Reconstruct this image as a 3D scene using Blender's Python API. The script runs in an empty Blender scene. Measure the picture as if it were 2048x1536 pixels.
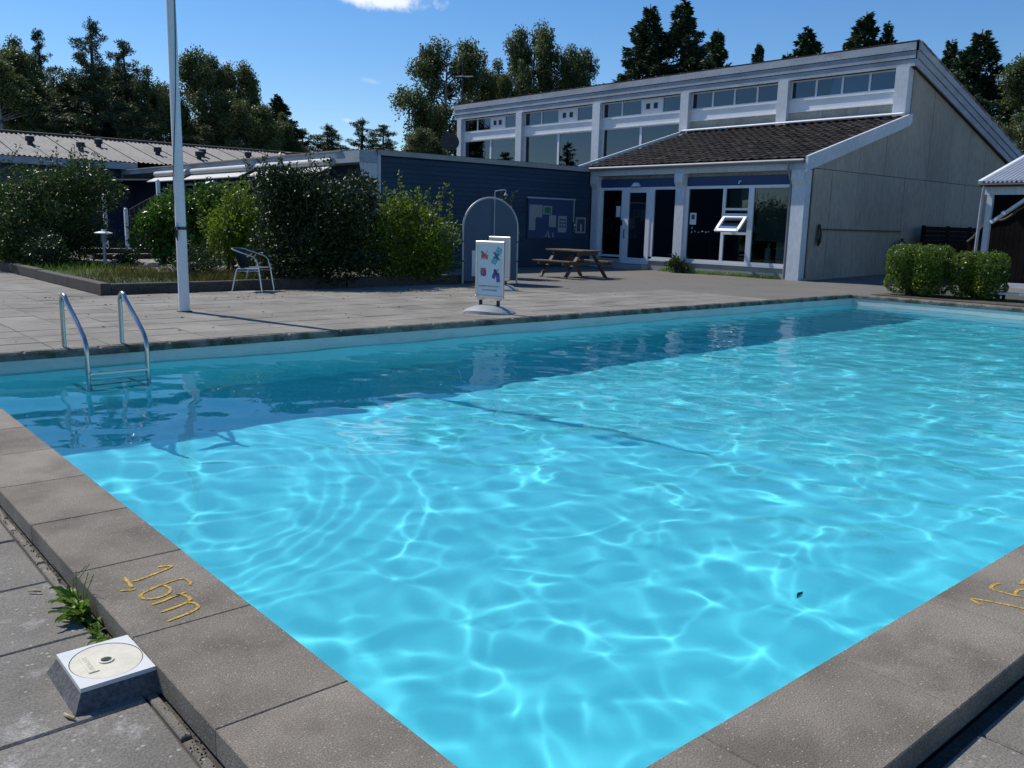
import bpy, math, random
import numpy as np
from mathutils import Vector, Matrix

S = bpy.context.scene
COL = S.collection
rad = math.radians
random.seed(7)

# ------------------------------------------------------------------ camera
cam = bpy.data.cameras.new('camera')
camo = bpy.data.objects.new('camera', cam)
COL.objects.link(camo)
S.camera = camo
cam.sensor_width = 36.0
cam.lens = 30.53
cam.clip_start = 0.05
cam.clip_end = 3000
PITCH, ROLL, YAW = 0.182838, -0.024275, 0.719480
_f0 = Vector((math.sin(YAW), math.cos(YAW), 0)); _r0 = Vector((math.cos(YAW), -math.sin(YAW), 0)); _z = Vector((0, 0, 1))
_F = math.cos(PITCH) * _f0 - math.sin(PITCH) * _z
_D = -math.sin(PITCH) * _f0 - math.cos(PITCH) * _z
_r = math.cos(ROLL) * _r0 + math.sin(ROLL) * _D
_d = -math.sin(ROLL) * _r0 + math.cos(ROLL) * _D
_m = Matrix((_r, -_d, -_F)).transposed().to_4x4()
_m.translation = (0, 0, 1.4)
camo.matrix_world = _m

# ------------------------------------------------------------------ sky and sun
SUN_EL = rad(49.5)
SUN_DIR = Vector((-0.236, 0.972, 0)).normalized() * math.cos(SUN_EL) + Vector((0, 0, math.sin(SUN_EL)))
W = bpy.data.worlds.new('World')
S.world = W
W.use_nodes = True
wn, wl = W.node_tree.nodes, W.node_tree.links
sky = wn.new('ShaderNodeTexSky')
sky.sky_type = 'NISHITA'
sky.sun_disc = False
sky.sun_elevation = SUN_EL
sky.sun_rotation = rad(-13.6)
sky.altitude = 0
sky.air_density = 1.0
sky.dust_density = 0.1
sky.ozone_density = 4.0
hs = wn.new('ShaderNodeHueSaturation')
hs.inputs['Saturation'].default_value = 1.22
tint = wn.new('ShaderNodeVectorMath'); tint.operation = 'MULTIPLY'
tint.inputs[1].default_value = (0.97, 0.985, 1.05)
wl.new(sky.outputs[0], tint.inputs[0])
wl.new(tint.outputs[0], hs.inputs['Color'])
tc = wn.new('ShaderNodeTexCoord')
last = hs.outputs[0]


def vdot(vec):
    n = wn.new('ShaderNodeVectorMath'); n.operation = 'DOT_PRODUCT'
    wl.new(tc.outputs['Generated'], n.inputs[0]); n.inputs[1].default_value = vec
    return n.outputs['Value']


def wmath(op, a, b=None, c=None):
    n = wn.new('ShaderNodeMath'); n.operation = op
    for i, v in enumerate((a, b, c)):
        if v is None: continue
        if hasattr(v, 'is_linked'): wl.new(v, n.inputs[i])
        else: n.inputs[i].default_value = v
    return n.outputs[0]


wnoise = wn.new('ShaderNodeTexNoise')
wl.new(tc.outputs['Generated'], wnoise.inputs['Vector'])
wnoise.inputs['Scale'].default_value = 34
wnoise.inputs['Detail'].default_value = 9
wnoise.inputs['Roughness'].default_value = 0.62


def cloud(az, el, wid, hei, strength, tilt=0.0):
    """a small real cloud at a compass direction of the sky (degrees from +y towards +x)"""
    global last
    a, e = rad(az), rad(el)
    c = Vector((math.sin(a) * math.cos(e), math.cos(a) * math.cos(e), math.sin(e)))
    r = Vector((math.cos(a), -math.sin(a), 0)); u = r.cross(c)
    r, u = r * math.cos(tilt) + u * math.sin(tilt), u * math.cos(tilt) - r * math.sin(tilt)
    x = wmath('DIVIDE', wmath('SUBTRACT', vdot(r), c.dot(r)), wid)
    y = wmath('DIVIDE', wmath('SUBTRACT', vdot(u), c.dot(u)), hei)
    q = wmath('SQRT', wmath('ADD', wmath('MULTIPLY', x, x), wmath('MULTIPLY', y, y)))
    ahead = wmath('GREATER_THAN', vdot(c), 0.5)
    d = wmath('SUBTRACT', wmath('ADD', wmath('SUBTRACT', 1.0, q), wmath('MULTIPLY', wnoise.outputs['Fac'], 2.2)), 1.1)
    mr = wn.new('ShaderNodeMapRange'); mr.inputs[1].default_value = 0.0; mr.inputs[2].default_value = 0.8
    mr.inputs[4].default_value = strength; mr.interpolation_type = 'SMOOTHSTEP'
    wl.new(d, mr.inputs[0])
    mx = wn.new('ShaderNodeMix'); mx.data_type = 'RGBA'
    wl.new(wmath('MULTIPLY', mr.outputs[0], ahead), mx.inputs[0])
    wl.new(last, mx.inputs[6]); mx.inputs[7].default_value = (9.0, 9.2, 9.6, 1)
    last = mx.outputs[2]


CLOUDS = ((32.5, 13.1, 0.066, 0.013, 0.85, -3), (32.0, 8.45, 0.016, 0.004, 0.15, -12), (30.6, 6.0, 0.011, 0.0035, 0.28, -15), (23.4, 8.9, 0.014, 0.004, 0.16, -35))
for az_, el_, w_, h_, st_, ti_ in CLOUDS: cloud(az_, el_, w_, h_, st_, rad(ti_))
wl.new(last, wn['Background'].inputs['Color'])
wn['Background'].inputs['Strength'].default_value = 0.105

sl = bpy.data.lights.new('sun', 'SUN')
sl.energy = 4.2
sl.angle = rad(0.53)
sl.color = (1.0, 0.945, 0.86)
sl.cycles.use_multiple_importance_sampling = False
slo = bpy.data.objects.new('sun', sl)
COL.objects.link(slo)
slo.rotation_euler = SUN_DIR.to_track_quat('Z', 'Y').to_euler()
sl.cycles.is_caustics_light = True

S.view_settings.view_transform = 'Standard'
S.view_settings.look = 'None'
S.view_settings.gamma = 1
S.view_settings.use_curve_mapping = False
S.view_settings.exposure = 0.16
S.cycles.caustics_refractive = True
S.cycles.caustics_reflective = True
S.cycles.max_bounces = 14
S.cycles.diffuse_bounces = 8
S.cycles.transparent_max_bounces = 12
S.cycles.sample_clamp_indirect = 6

# ------------------------------------------------------------------ materials
MATS = {}


def mat(name, col, rough=0.7, var=0.12, scale=3.0, fine=0.0, fscale=60.0, bump=0.0, bscale=80.0, spec=0.5, metal=0.0,
        rnd=0.0, col2=None, c2scale=1.0, c2lo=0.5, c2hi=0.65, speck=None, stretch=None):
    m = bpy.data.materials.new(name); m.use_nodes = True
    N, L = m.node_tree.nodes, m.node_tree.links
    b = N['Principled BSDF']
    b.inputs['Roughness'].default_value = rough
    b.inputs['Specular IOR Level'].default_value = spec
    b.inputs['Metallic'].default_value = metal
    geo = N.new('ShaderNodeNewGeometry')
    pos = geo.outputs['Position']
    if stretch:
        mp = N.new('ShaderNodeMapping'); mp.inputs['Scale'].default_value = stretch
        L.new(pos, mp.inputs['Vector']); pos = mp.outputs['Vector']

    def noise(sc, det=4.0, rg=0.55):
        n = N.new('ShaderNodeTexNoise'); n.inputs['Scale'].default_value = sc
        n.inputs['Detail'].default_value = det; n.inputs['Roughness'].default_value = rg
        L.new(pos, n.inputs['Vector']); return n.outputs['Fac']

    def rng_(src, lo, hi, a=0.3, z=0.7):
        r = N.new('ShaderNodeMapRange'); r.inputs[1].default_value = a; r.inputs[2].default_value = z
        r.inputs[3].default_value = lo; r.inputs[4].default_value = hi
        L.new(src, r.inputs[0]); return r.outputs[0]

    def mul(a, b_):
        n = N.new('ShaderNodeMath'); n.operation = 'MULTIPLY'; L.new(a, n.inputs[0]); L.new(b_, n.inputs[1]); return n.outputs[0]
    base = None
    if col2 is not None:
        mx = N.new('ShaderNodeMix'); mx.data_type = 'RGBA'
        L.new(rng_(noise(c2scale, 6, 0.65), 0, 1, c2lo, c2hi), mx.inputs[0])
        mx.inputs[6].default_value = (*col, 1); mx.inputs[7].default_value = (*col2, 1)
        base = mx.outputs[2]
    k = rng_(noise(scale), 1 - var, 1 + var)
    if fine: k = mul(k, rng_(noise(fscale, 2), 1 - fine, 1 + fine, 0.35, 0.65))
    if rnd:
        oi = N.new('ShaderNodeObjectInfo'); k = mul(k, rng_(oi.outputs['Random'], 1 - rnd, 1 + rnd, 0, 1))
    vm = N.new('ShaderNodeVectorMath'); vm.operation = 'SCALE'
    if base is not None: L.new(base, vm.inputs[0])
    else: vm.inputs[0].default_value = col
    L.new(k, vm.inputs['Scale'])
    out = vm.outputs[0]
    if speck:
        sc_, thr, scol = speck
        vo = N.new('ShaderNodeTexVoronoi'); vo.inputs['Scale'].default_value = sc_; L.new(pos, vo.inputs['Vector'])
        sp = N.new('ShaderNodeSeparateColor'); L.new(vo.outputs['Color'], sp.inputs[0])
        g = N.new('ShaderNodeMath'); g.operation = 'GREATER_THAN'; L.new(sp.outputs[0], g.inputs[0]); g.inputs[1].default_value = thr
        nr = N.new('ShaderNodeMath'); nr.operation = 'LESS_THAN'; L.new(vo.outputs['Distance'], nr.inputs[0]); nr.inputs[1].default_value = 0.42
        mx = N.new('ShaderNodeMix'); mx.data_type = 'RGBA'
        L.new(mul(g.outputs[0], nr.outputs[0]), mx.inputs[0]); L.new(out, mx.inputs[6]); mx.inputs[7].default_value = (*scol, 1)
        out = mx.outputs[2]
    L.new(out, b.inputs['Base Color'])
    if bump:
        bp = N.new('ShaderNodeBump'); bp.inputs['Strength'].default_value = 1.0; bp.inputs['Distance'].default_value = bump
        L.new(noise(bscale, 5, 0.65), bp.inputs['Height']); L.new(bp.outputs[0], b.inputs['Normal'])
    MATS[name] = m
    return m


def leafmat(name, col, rough=0.42, var=0.35, trans=0.3, warm=(1.25, 1.1, 0.6)):
    m = bpy.data.materials.new(name); m.use_nodes = True
    N, L = m.node_tree.nodes, m.node_tree.links
    b = N['Principled BSDF']; b.inputs['Roughness'].default_value = rough
    b.inputs['Specular IOR Level'].default_value = 0.32
    g = N.new('ShaderNodeNewGeometry')
    r = N.new('ShaderNodeMapRange'); r.inputs[3].default_value = 1 - var; r.inputs[4].default_value = 1 + var
    L.new(g.outputs['Random Per Island'], r.inputs[0])
    mx = N.new('ShaderNodeMix'); mx.data_type = 'RGBA'
    w = N.new('ShaderNodeMath'); w.operation = 'POWER'; w.inputs[1].default_value = 3.0
    L.new(g.outputs['Random Per Island'], w.inputs[0]); L.new(w.outputs[0], mx.inputs[0])
    mx.inputs[6].default_value = (*col, 1); mx.inputs[7].default_value = tuple(c * k for c, k in zip(col, warm)) + (1,)
    vm = N.new('ShaderNodeVectorMath'); vm.operation = 'SCALE'
    L.new(mx.outputs[2], vm.inputs[0]); L.new(r.outputs[0], vm.inputs['Scale'])
    L.new(vm.outputs[0], b.inputs['Base Color'])
    t = N.new('ShaderNodeBsdfTranslucent'); L.new(vm.outputs[0], t.inputs['Color'])
    ms = N.new('ShaderNodeMixShader'); ms.inputs[0].default_value = trans
    L.new(b.outputs[0], ms.inputs[1]); L.new(t.outputs[0], ms.inputs[2])
    L.new(ms.outputs[0], N['Material Output'].inputs[0])
    MATS[name] = m
    return m


def glassmat(name, ior, tint):
    m = bpy.data.materials.new(name); m.use_nodes = True
    N, L = m.node_tree.nodes, m.node_tree.links
    N.remove(N['Principled BSDF'])
    t = N.new('ShaderNodeBsdfTransparent'); t.inputs[0].default_value = (*tint, 1)
    g = N.new('ShaderNodeBsdfGlossy'); g.inputs['Roughness'].default_value = 0.0; g.inputs['Color'].default_value = (0.78, 0.88, 1.0, 1)
    f = N.new('ShaderNodeFresnel'); f.inputs[0].default_value = ior
    x = N.new('ShaderNodeMixShader'); L.new(f.outputs[0], x.inputs[0]); L.new(t.outputs[0], x.inputs[1]); L.new(g.outputs[0], x.inputs[2])
    L.new(x.outputs[0], N['Material Output'].inputs[0])
    MATS[name] = m
    return m


TILE = mat('concrete_tile', (0.215, 0.199, 0.17), 0.9, 0.16, 1.3, 0.14, 90, 0.002, 120, rnd=0.13, col2=(0.13, 0.12, 0.10), c2scale=0.8, c2lo=0.47, c2hi=0.72)
NTILE = mat('near_concrete_tile', (0.185, 0.172, 0.148), 0.92, 0.2, 2.2, 0.26, 150, 0.004, 160, rnd=0.08, col2=(0.33, 0.315, 0.295), c2scale=6, c2lo=0.56, c2hi=0.70, speck=(70, 0.965, (0.34, 0.325, 0.30)))
COPE = mat('coping_concrete', (0.225, 0.199, 0.163), 0.95, 0.2, 2.2, 0.32, 190, 0.0035, 150, spec=0.3, rnd=0.13, col2=(0.142, 0.124, 0.10), c2scale=2.4, c2lo=0.46, c2hi=0.70, speck=(140, 0.955, (0.33, 0.31, 0.275)))
COPEFAR = mat('mossy_rim_concrete', (0.19, 0.175, 0.15), 0.95, 0.2, 2.0, 0.2, 60, 0.006, 40, col2=(0.05, 0.058, 0.042), c2scale=4.0, c2lo=0.42, c2hi=0.58)
JOINT = mat('joint_dirt', (0.07, 0.062, 0.05), 0.95, 0.3, 8, 0.3, 90, 0.004, 60)
ASPH = mat('asphalt', (0.14, 0.13, 0.113), 0.93, 0.12, 0.6, 0.25, 60, 0.004, 90, speck=(30, 0.9, (0.2, 0.19, 0.18)))
SOIL = mat('soil', (0.07, 0.06, 0.04), 0.95, 0.3, 1.0, 0.3, 20, 0.03, 9, col2=(0.055, 0.07, 0.022), c2scale=0.4)
LINER = mat('pool_liner', (0.45, 0.888, 0.938), 0.6, 0.03, 0.7)
BAND = mat('pool_rim_band', (0.55, 0.60, 0.55), 0.6, 0.08, 1.2, 0.05, 20, col2=(0.42, 0.44, 0.39), c2scale=1.5, c2lo=0.5, c2hi=0.8, stretch=(1, 1, 4))
WHITE = mat('white_paint', (0.72, 0.74, 0.76), 0.5, 0.05, 2.0, 0.04, 30)
WOODW = mat('weathered_white_wood', (0.56, 0.60, 0.64), 0.7, 0.07, 1.2, 0.07, 14, 0.002, 30, col2=(0.42, 0.455, 0.49), c2scale=0.9, c2lo=0.5, c2hi=0.85, rnd=0.05, stretch=(1, 1, 0.4))
FRAMEW = mat('window_frame_white', (0.70, 0.73, 0.77), 0.45, 0.05, 3.0)
BLUE = mat('blue_cladding', (0.014, 0.039, 0.072), 0.62, 0.14, 0.8, 0.1, 16, 0.002, 25, rnd=0.10)
BLUEB = mat('blue_band', (0.020, 0.050, 0.135), 0.55, 0.1, 1.0)
CEM = mat('cement_panel', (0.365, 0.33, 0.27), 0.85, 0.10, 0.8, 0.10, 9, 0.002, 40, rnd=0.06, col2=(0.30, 0.27, 0.225), c2scale=0.7, c2lo=0.45, c2hi=0.7, stretch=(1, 1, 0.35))
PLINTH = mat('grey_plinth', (0.34, 0.33, 0.31), 0.85, 0.12, 2.0, 0.1, 40)
ROOFT = mat('dark_roof_tile', (0.030, 0.0265, 0.025), 0.95, 0.35, 1.6, 0.45, 14, 0.006, 60, spec=0.15, rnd=0.35, col2=(0.072, 0.058, 0.049), c2scale=3, c2lo=0.54, c2hi=0.7)
ROOFM = mat('mossy_roof_edge', (0.17, 0.13, 0.10), 0.9, 0.3, 3.0, 0.3, 10, col2=(0.36, 0.32, 0.26), c2scale=2.2, c2lo=0.5, c2hi=0.6)
CORR = mat('corrugated_cement', (0.245, 0.233, 0.215), 0.85, 0.10, 0.7, 0.16, 7, rnd=0.06, col2=(0.18, 0.168, 0.155), c2scale=1.2, c2lo=0.5, c2hi=0.7)
FELT = mat('roof_felt', (0.10, 0.10, 0.10), 0.9, 0.2, 1.5)
STEEL = mat('stainless_steel', (0.50, 0.50, 0.49), 0.24, 0.04, 5, metal=1.0)
ALU = mat('aluminium', (0.62, 0.63, 0.64), 0.3, 0.03, 5, metal=1.0)
GALV = mat('galvanised_tube', (0.40, 0.42, 0.44), 0.5, 0.06, 6, metal=0.4)
GUT = mat('gutter_grey', (0.20, 0.22, 0.24), 0.5, 0.1, 3)
DARKW = mat('dark_timber', (0.035, 0.03, 0.027), 0.8, 0.25, 2, 0.2, 20, 0.003, 40, rnd=0.1)
SLEEP = mat('sleeper_timber', (0.06, 0.052, 0.044), 0.85, 0.25, 3, 0.25, 25, 0.005, 40, rnd=0.12)
PINEW = mat('picnic_timber', (0.075, 0.058, 0.042), 0.7, 0.18, 3, 0.15, 25, 0.002, 40, rnd=0.1)
BLACK = mat('black_plastic', (0.012, 0.012, 0.014), 0.5, 0.1, 4)
NPAPER = mat('pinned_paper', (0.27, 0.295, 0.31), 0.7, 0.06, 5)
SHADEW = mat('shade_dark_timber', (0.012, 0.010, 0.010), 0.95, 0.25, 2, 0.2, 20, spec=0.05)  # timber colour blackened to carry the shade under the shelter
FASC = mat('weathered_grey_boards', (0.36, 0.40, 0.445), 0.8, 0.10, 1.2, 0.14, 16, 0.003, 30, col2=(0.24, 0.265, 0.29), c2scale=0.8, c2lo=0.46, c2hi=0.74, rnd=0.08, stretch=(1, 1, 3))
LCEM = mat('pale_cement_panel', (0.44, 0.42, 0.37), 0.85, 0.12, 1.0, 0.1, 10, rnd=0.06, col2=(0.33, 0.31, 0.27), c2scale=1.5, c2lo=0.5, c2hi=0.75, stretch=(1, 1, .35))
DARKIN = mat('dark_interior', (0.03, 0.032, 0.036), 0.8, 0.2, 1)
GREYP = mat('grey_plastic', (0.27, 0.29, 0.30), 0.5, 0.05, 6)
PAPER = mat('paper', (0.66, 0.70, 0.72), 0.6, 0.03, 5)
YELLOW = mat('yellow_marking_paint', (0.60, 0.37, 0.03), 0.95, 0.2, 20, 0.35, 170, spec=0.1, col2=(0.25, 0.20, 0.13), c2scale=85, c2lo=0.47, c2hi=0.57)
ORANGE = mat('orange_print', (0.72, 0.25, 0.03), 0.6, 0.06, 20)
TEAL = mat('teal_print', (0.06, 0.38, 0.44), 0.6, 0.06, 20)
PURPLE = mat('purple_print', (0.12, 0.09, 0.36), 0.6, 0.06, 20)
REDP = mat('red_print', (0.45, 0.08, 0.14), 0.6, 0.06, 20)
INK = mat('dark_print', (0.05, 0.05, 0.10), 0.6, 0.06, 20)
GREENP = mat('green_print', (0.04, 0.14, 0.08), 0.6, 0.06, 20)
SHOWB = mat('shower_board_blue', (0.045, 0.085, 0.135), 0.6, 0.08, 2)
LIDC = mat('cream_plastic', (0.64, 0.60, 0.47), 0.45, 0.06, 12, 0.04, 60, col2=(0.55, 0.50, 0.37), c2scale=9, c2lo=0.55, c2hi=0.8)
LIDW = mat('white_lid_frame', (0.62, 0.63, 0.61), 0.45, 0.05, 14, col2=(0.55, 0.56, 0.54), c2scale=18, c2lo=0.6, c2hi=0.8)
DARKC = mat('dark_wet_concrete', (0.10, 0.10, 0.105), 0.85, 0.25, 9, 0.3, 70, 0.004, 60)
BLIND = mat('green_grey_blind', (0.26, 0.34, 0.32), 0.6, 0.06, 2)
CABIN = mat('pale_cabinet', (0.60, 0.68, 0.68), 0.5, 0.05, 2)
BARK = mat('bark', (0.07, 0.055, 0.042), 0.9, 0.25, 3, 0.25, 14)
BIRCHB = mat('birch_bark', (0.32, 0.30, 0.27), 0.85, 0.2, 2, col2=(0.06, 0.055, 0.05), c2scale=3, c2lo=0.5, c2hi=0.6)
TWIG = mat('straw', (0.40, 0.31, 0.18), 0.8, 0.2, 20)
ROPE = mat('dark_rope', (0.03, 0.035, 0.035), 0.9, 0.2, 30)
AWN = mat('white_awning', (0.44, 0.44, 0.42), 0.6, 0.05, 2)
DAWN = mat('dark_awning_cloth', (0.025, 0.026, 0.03), 0.8, 0.1, 2)
GALVR = mat('pale_metal_roofing', (0.55, 0.56, 0.58), 0.45, 0.06, 2, metal=0.2)
STONE = mat('pale_stone', (0.34, 0.32, 0.29), 0.9, 0.2, 5, 0.2, 30)
FLOWER = mat('cream_flower', (0.78, 0.72, 0.40), 0.6, 0.1, 30)
GLASS = glassmat('window_glass', 1.5, (0.62, 0.70, 0.68))
GLASSU = glassmat('clerestory_glass', 1.95, (0.25, 0.30, 0.35))
L_BIRCH = leafmat('birch_leaf', (0.100, 0.132, 0.052), 0.55)
L_PINE = leafmat('pine_needles', (0.046, 0.078, 0.038), 0.55, trans=0.12)
L_SPRUCE = leafmat('spruce_needles', (0.040, 0.072, 0.036), 0.55, trans=0.10)
L_DARK = leafmat('dark_shrub_leaf', (0.024, 0.048, 0.015), 0.46, trans=0.2)
L_MID = leafmat('mid_shrub_leaf', (0.042, 0.082, 0.020), 0.47, trans=0.3)
L_LAUREL = leafmat('laurel_leaf', (0.060, 0.135, 0.018), 0.36, trans=0.3)
L_LIME = leafmat('lime_shrub_leaf', (0.118, 0.198, 0.018), 0.45, trans=0.45)
L_HEDGE = leafmat('hedge_leaf', (0.100, 0.165, 0.025), 0.42, trans=0.35)
L_GRASS = leafmat('bed_grass_blade', (0.085, 0.09, 0.024), 0.6, trans=0.35, warm=(1.5, 1.0, 0.8))
L_WEED = leafmat('weed_leaf', (0.13, 0.235, 0.032), 0.45, trans=0.35, var=0.2)

# ------------------------------------------------------------------ builders
ORG = {}


class MB:
    """collects shapes; build() links them as ONE mesh object"""

    def __init__(self): self.v, self.f, self.m = [], [], []

    def add(self, vs, fs, mi=0):
        n = len(self.v); self.v += [tuple(p) for p in vs]
        self.f += [tuple(i + n for i in q) for q in fs]; self.m += [mi] * len(fs); return self

    def box(self, lo, hi, mi=0, ch=0.0):
        x0, y0, z0 = lo; x1, y1, z1 = hi
        if ch <= 0:
            return self.add([(x0, y0, z0), (x1, y0, z0), (x1, y1, z0), (x0, y1, z0), (x0, y0, z1), (x1, y0, z1), (x1, y1, z1), (x0, y1, z1)],
                            [(3, 2, 1, 0), (4, 5, 6, 7), (0, 1, 5, 4), (1, 2, 6, 5), (2, 3, 7, 6), (3, 0, 4, 7)], mi)
        zz = z1 - ch; c = ch
        r = lambda a, z: [(x0 + a, y0 + a, z), (x1 - a, y0 + a, z), (x1 - a, y1 - a, z), (x0 + a, y1 - a, z)]
        fs = [(3, 2, 1, 0), (8, 9, 10, 11)]
        for b in (0, 4): fs += [(b + i, b + (i + 1) % 4, b + 4 + (i + 1) % 4, b + 4 + i) for i in range(4)]
        return self.add(r(0, z0) + r(0, zz) + r(c, z1), fs, mi)

    def bar(self, p, q, w, h, up=(0, 0, 1), mi=0):
        p, q = Vector(p), Vector(q); d = (q - p).normalized(); s = d.cross(Vector(up))
        if s.length < 1e-5: s = d.cross(Vector((0, 1, 0)))
        s.normalize(); u = s.cross(d); s = s * w / 2; u = u * h / 2
        vs = [b + a * s + c * u for b in (p, q) for a, c in ((-1, -1), (1, -1), (1, 1), (-1, 1))]
        return self.add(vs, [(0, 1, 2, 3), (7, 6, 5, 4), (0, 4, 5, 1), (1, 5, 6, 2), (2, 6, 7, 3), (3, 7, 4, 0)], mi)

    def tube(self, pts, r, n=8, mi=0, cap=True):
        P = [Vector(p) for p in pts]; rs = r if isinstance(r, (list, tuple)) else [r] * len(P)
        base = len(self.v); prev = None
        for i, p in enumerate(P):
            d = (P[min(i + 1, len(P) - 1)] - P[max(i - 1, 0)]).normalized()
            if prev is None:
                s = d.cross(Vector((0, 0, 1)))
                if s.length < 0.02: s = d.cross(Vector((0, 1, 0)))
            else: s = prev - d * prev.dot(d)
            s.normalize(); prev = s; u = d.cross(s)
            for k in range(n):
                a = 2 * math.pi * k / n; self.v.append(tuple(p + (s * math.cos(a) + u * math.sin(a)) * rs[i]))
        for i in range(len(P) - 1):
            for k in range(n):
                a, b = base + i * n + k, base + i * n + (k + 1) % n
                self.f.append((a, b, b + n, a + n)); self.m.append(mi)
        if cap:
            self.f.append(tuple(base + k for k in range(n))[::-1]); self.m.append(mi)
            e = base + (len(P) - 1) * n; self.f.append(tuple(e + k for k in range(n))); self.m.append(mi)
        return self

    def lathe(self, prof, c=(0, 0, 0), n=16, mi=0, sx=1.0, sy=1.0):
        base = len(self.v)
        for r, z in prof:
            for k in range(n):
                a = 2 * math.pi * k / n; self.v.append((c[0] + sx * r * math.cos(a), c[1] + sy * r * math.sin(a), c[2] + z))
        for i in range(len(prof) - 1):
            for k in range(n):
                a, b = base + i * n + k, base + i * n + (k + 1) % n
                self.f.append((a, b, b + n, a + n)); self.m.append(mi)
        self.f.append(tuple(base + k for k in range(n))[::-1]); self.m.append(mi)
        e = base + (len(prof) - 1) * n; self.f.append(tuple(e + k for k in range(n))); self.m.append(mi)
        return self

    def prism(self, poly, ax, a, b, mi=0):
        """poly in the two other axes, extruded from a to b along axis ax (0, 1, 2)"""
        mk = {0: lambda p, t: (t, p[0], p[1]), 1: lambda p, t: (p[0], t, p[1]), 2: lambda p, t: (p[0], p[1], t)}[ax]
        n = len(poly); vs = [mk(p, a) for p in poly] + [mk(p, b) for p in poly]
        fs = [tuple(range(n))[::-1], tuple(range(n, 2 * n))] + [(i, (i + 1) % n, n + (i + 1) % n, n + i) for i in range(n)]
        return self.add(vs, fs, mi)

    def mesh(self, name, mats, org=(0, 0, 0), smooth=False):
        me = bpy.data.meshes.new(name)
        o = Vector(org)
        me.from_pydata([(x - o.x, y - o.y, z - o.z) for x, y, z in self.v], [], self.f)
        mats = mats if isinstance(mats, (list, tuple)) else [mats]
        for mm in mats: me.materials.append(mm)
        if len(mats) > 1: me.polygons.foreach_set('material_index', self.m)
        if smooth:
            me.polygons.foreach_set('use_smooth', [True] * len(me.polygons))
            try: me.set_sharp_from_angle(angle=rad(40))
            except Exception: pass
        return me

    def build(self, name, mats, parent=None, smooth=False, org=None, **k):
        if org is None: org = ORG[parent.name] if parent else (0, 0, 0)
        o = bpy.data.objects.new(name, self.mesh(name, mats, org, smooth)); COL.objects.link(o)
        if parent:
            o.parent = parent; ORG[o.name] = ORG[parent.name]
        else:
            o.location = org; ORG[o.name] = Vector(org)
        return tag(o, **k)


def tag(o, label=None, cat=None, group=None, kind=None):
    if label: o['label'] = label
    if cat: o['category'] = cat
    if group: o['group'] = group
    if kind: o['kind'] = kind
    return o


def thing(name, label, cat, loc=(0, 0, 0), rz=0.0, group=None, local=False):
    o = bpy.data.objects.new(name, None); COL.objects.link(o)
    o.location = loc; o.rotation_euler = (0, 0, rz); o.empty_display_size = 0.2
    ORG[o.name] = Vector((0, 0, 0)) if (local or rz) else Vector(loc)
    return tag(o, label, cat, group)


def inst(name, me, parent, loc, rot=(0, 0, 0), scale=(1, 1, 1)):
    o = bpy.data.objects.new(name, me); COL.objects.link(o); o.parent = parent
    g = ORG[parent.name]
    o.location = (loc[0] - g.x, loc[1] - g.y, loc[2] - g.z); o.rotation_euler = rot; o.scale = scale
    ORG[o.name] = Vector(loc)
    return o


def npmesh(name, V, F, material, smooth=False):
    me = bpy.data.meshes.new(name)
    V = np.asarray(V, dtype=np.float32); F = np.asarray(F, dtype=np.int32); k = F.shape[1]
    me.vertices.add(len(V)); me.vertices.foreach_set('co', V.ravel())
    me.loops.add(F.size); me.loops.foreach_set('vertex_index', F.ravel())
    me.polygons.add(len(F)); me.polygons.foreach_set('loop_start', np.arange(0, F.size, k, dtype=np.int32))
    try: me.polygons.foreach_set('loop_total', np.full(len(F), k, dtype=np.int32))
    except Exception: pass
    me.materials.append(material)
    if smooth: me.polygons.foreach_set('use_smooth', np.ones(len(F), dtype=bool))
    me.update(calc_edges=True); me.validate()
    return me


# ------------------------------------------------------------------ ground, deck, paving
PX0, PX1, PY0, PY1 = 1.254, 18.75, 1.297, 9.794      # the pool
WATER_Z, FLOOR_Z = -0.215, -2.15
g = MB()
X0, X1, Y0, Y1 = -400, 600, -400, 600
hx0, hx1, hy0, hy1 = PX0 - 0.3, PX1 + 0.3, PY0 - 0.3, PY1 + 0.05
g.add([(X0, Y0, 0), (X1, Y0, 0), (X1, Y1, 0), (X0, Y1, 0), (hx0, hy0, 0), (hx1, hy0, 0), (hx1, hy1, 0), (hx0, hy1, 0)],
      [(0, 1, 5, 4), (1, 2, 6, 5), (2, 3, 7, 6), (3, 0, 4, 7)])
for i in range(len(g.v)): g.v[i] = (g.v[i][0], g.v[i][1], -0.16)
g.build('ground', SOIL, kind='structure')

deck = MB()
deck.box((-6, PY1 + 0.10, -0.15), (22.4, 16.12, -0.022)); deck.box((-6, 16.121, -0.15), (4.555, 28, -0.022))
deck = deck.build('pool_deck', JOINT, kind='structure')
TP = 0.556
tile_me = MB().box((-0.2725, -0.2725, -0.03), (0.2725, 0.2725, 0), ch=0.006).mesh('paving_tile', TILE)
spots = []
for i in range(-14, 24):
    for j in range(0, 32):
        x = 2.31 + TP * (i + 0.5); y = 9.895 + TP * (j + 0.5)
        if y > 16.1 and x > 4.3: continue
        if x > 12.8 and y > 12.9: continue
        spots.append((math.hypot(x, y) + (40 if x < y * 0.13 - 0.6 else 0), x, y))
spots.sort()
for d, x, y in spots[:298]:
    inst('paving_tile', tile_me, deck, (x, y, random.uniform(-0.004, 0.001)), (random.uniform(-.004, .004), random.uniform(-.004, .004), random.uniform(-.006, .006)))
rest = MB()
for d, x, y in spots[298:]:
    z = random.uniform(-0.004, 0.001); rest.box((x - .2725, y - .2725, z - .03), (x + .2725, y + .2725, z), ch=0.006)
rest.build('paving_tile', TILE, deck, kind='stuff')

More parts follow.
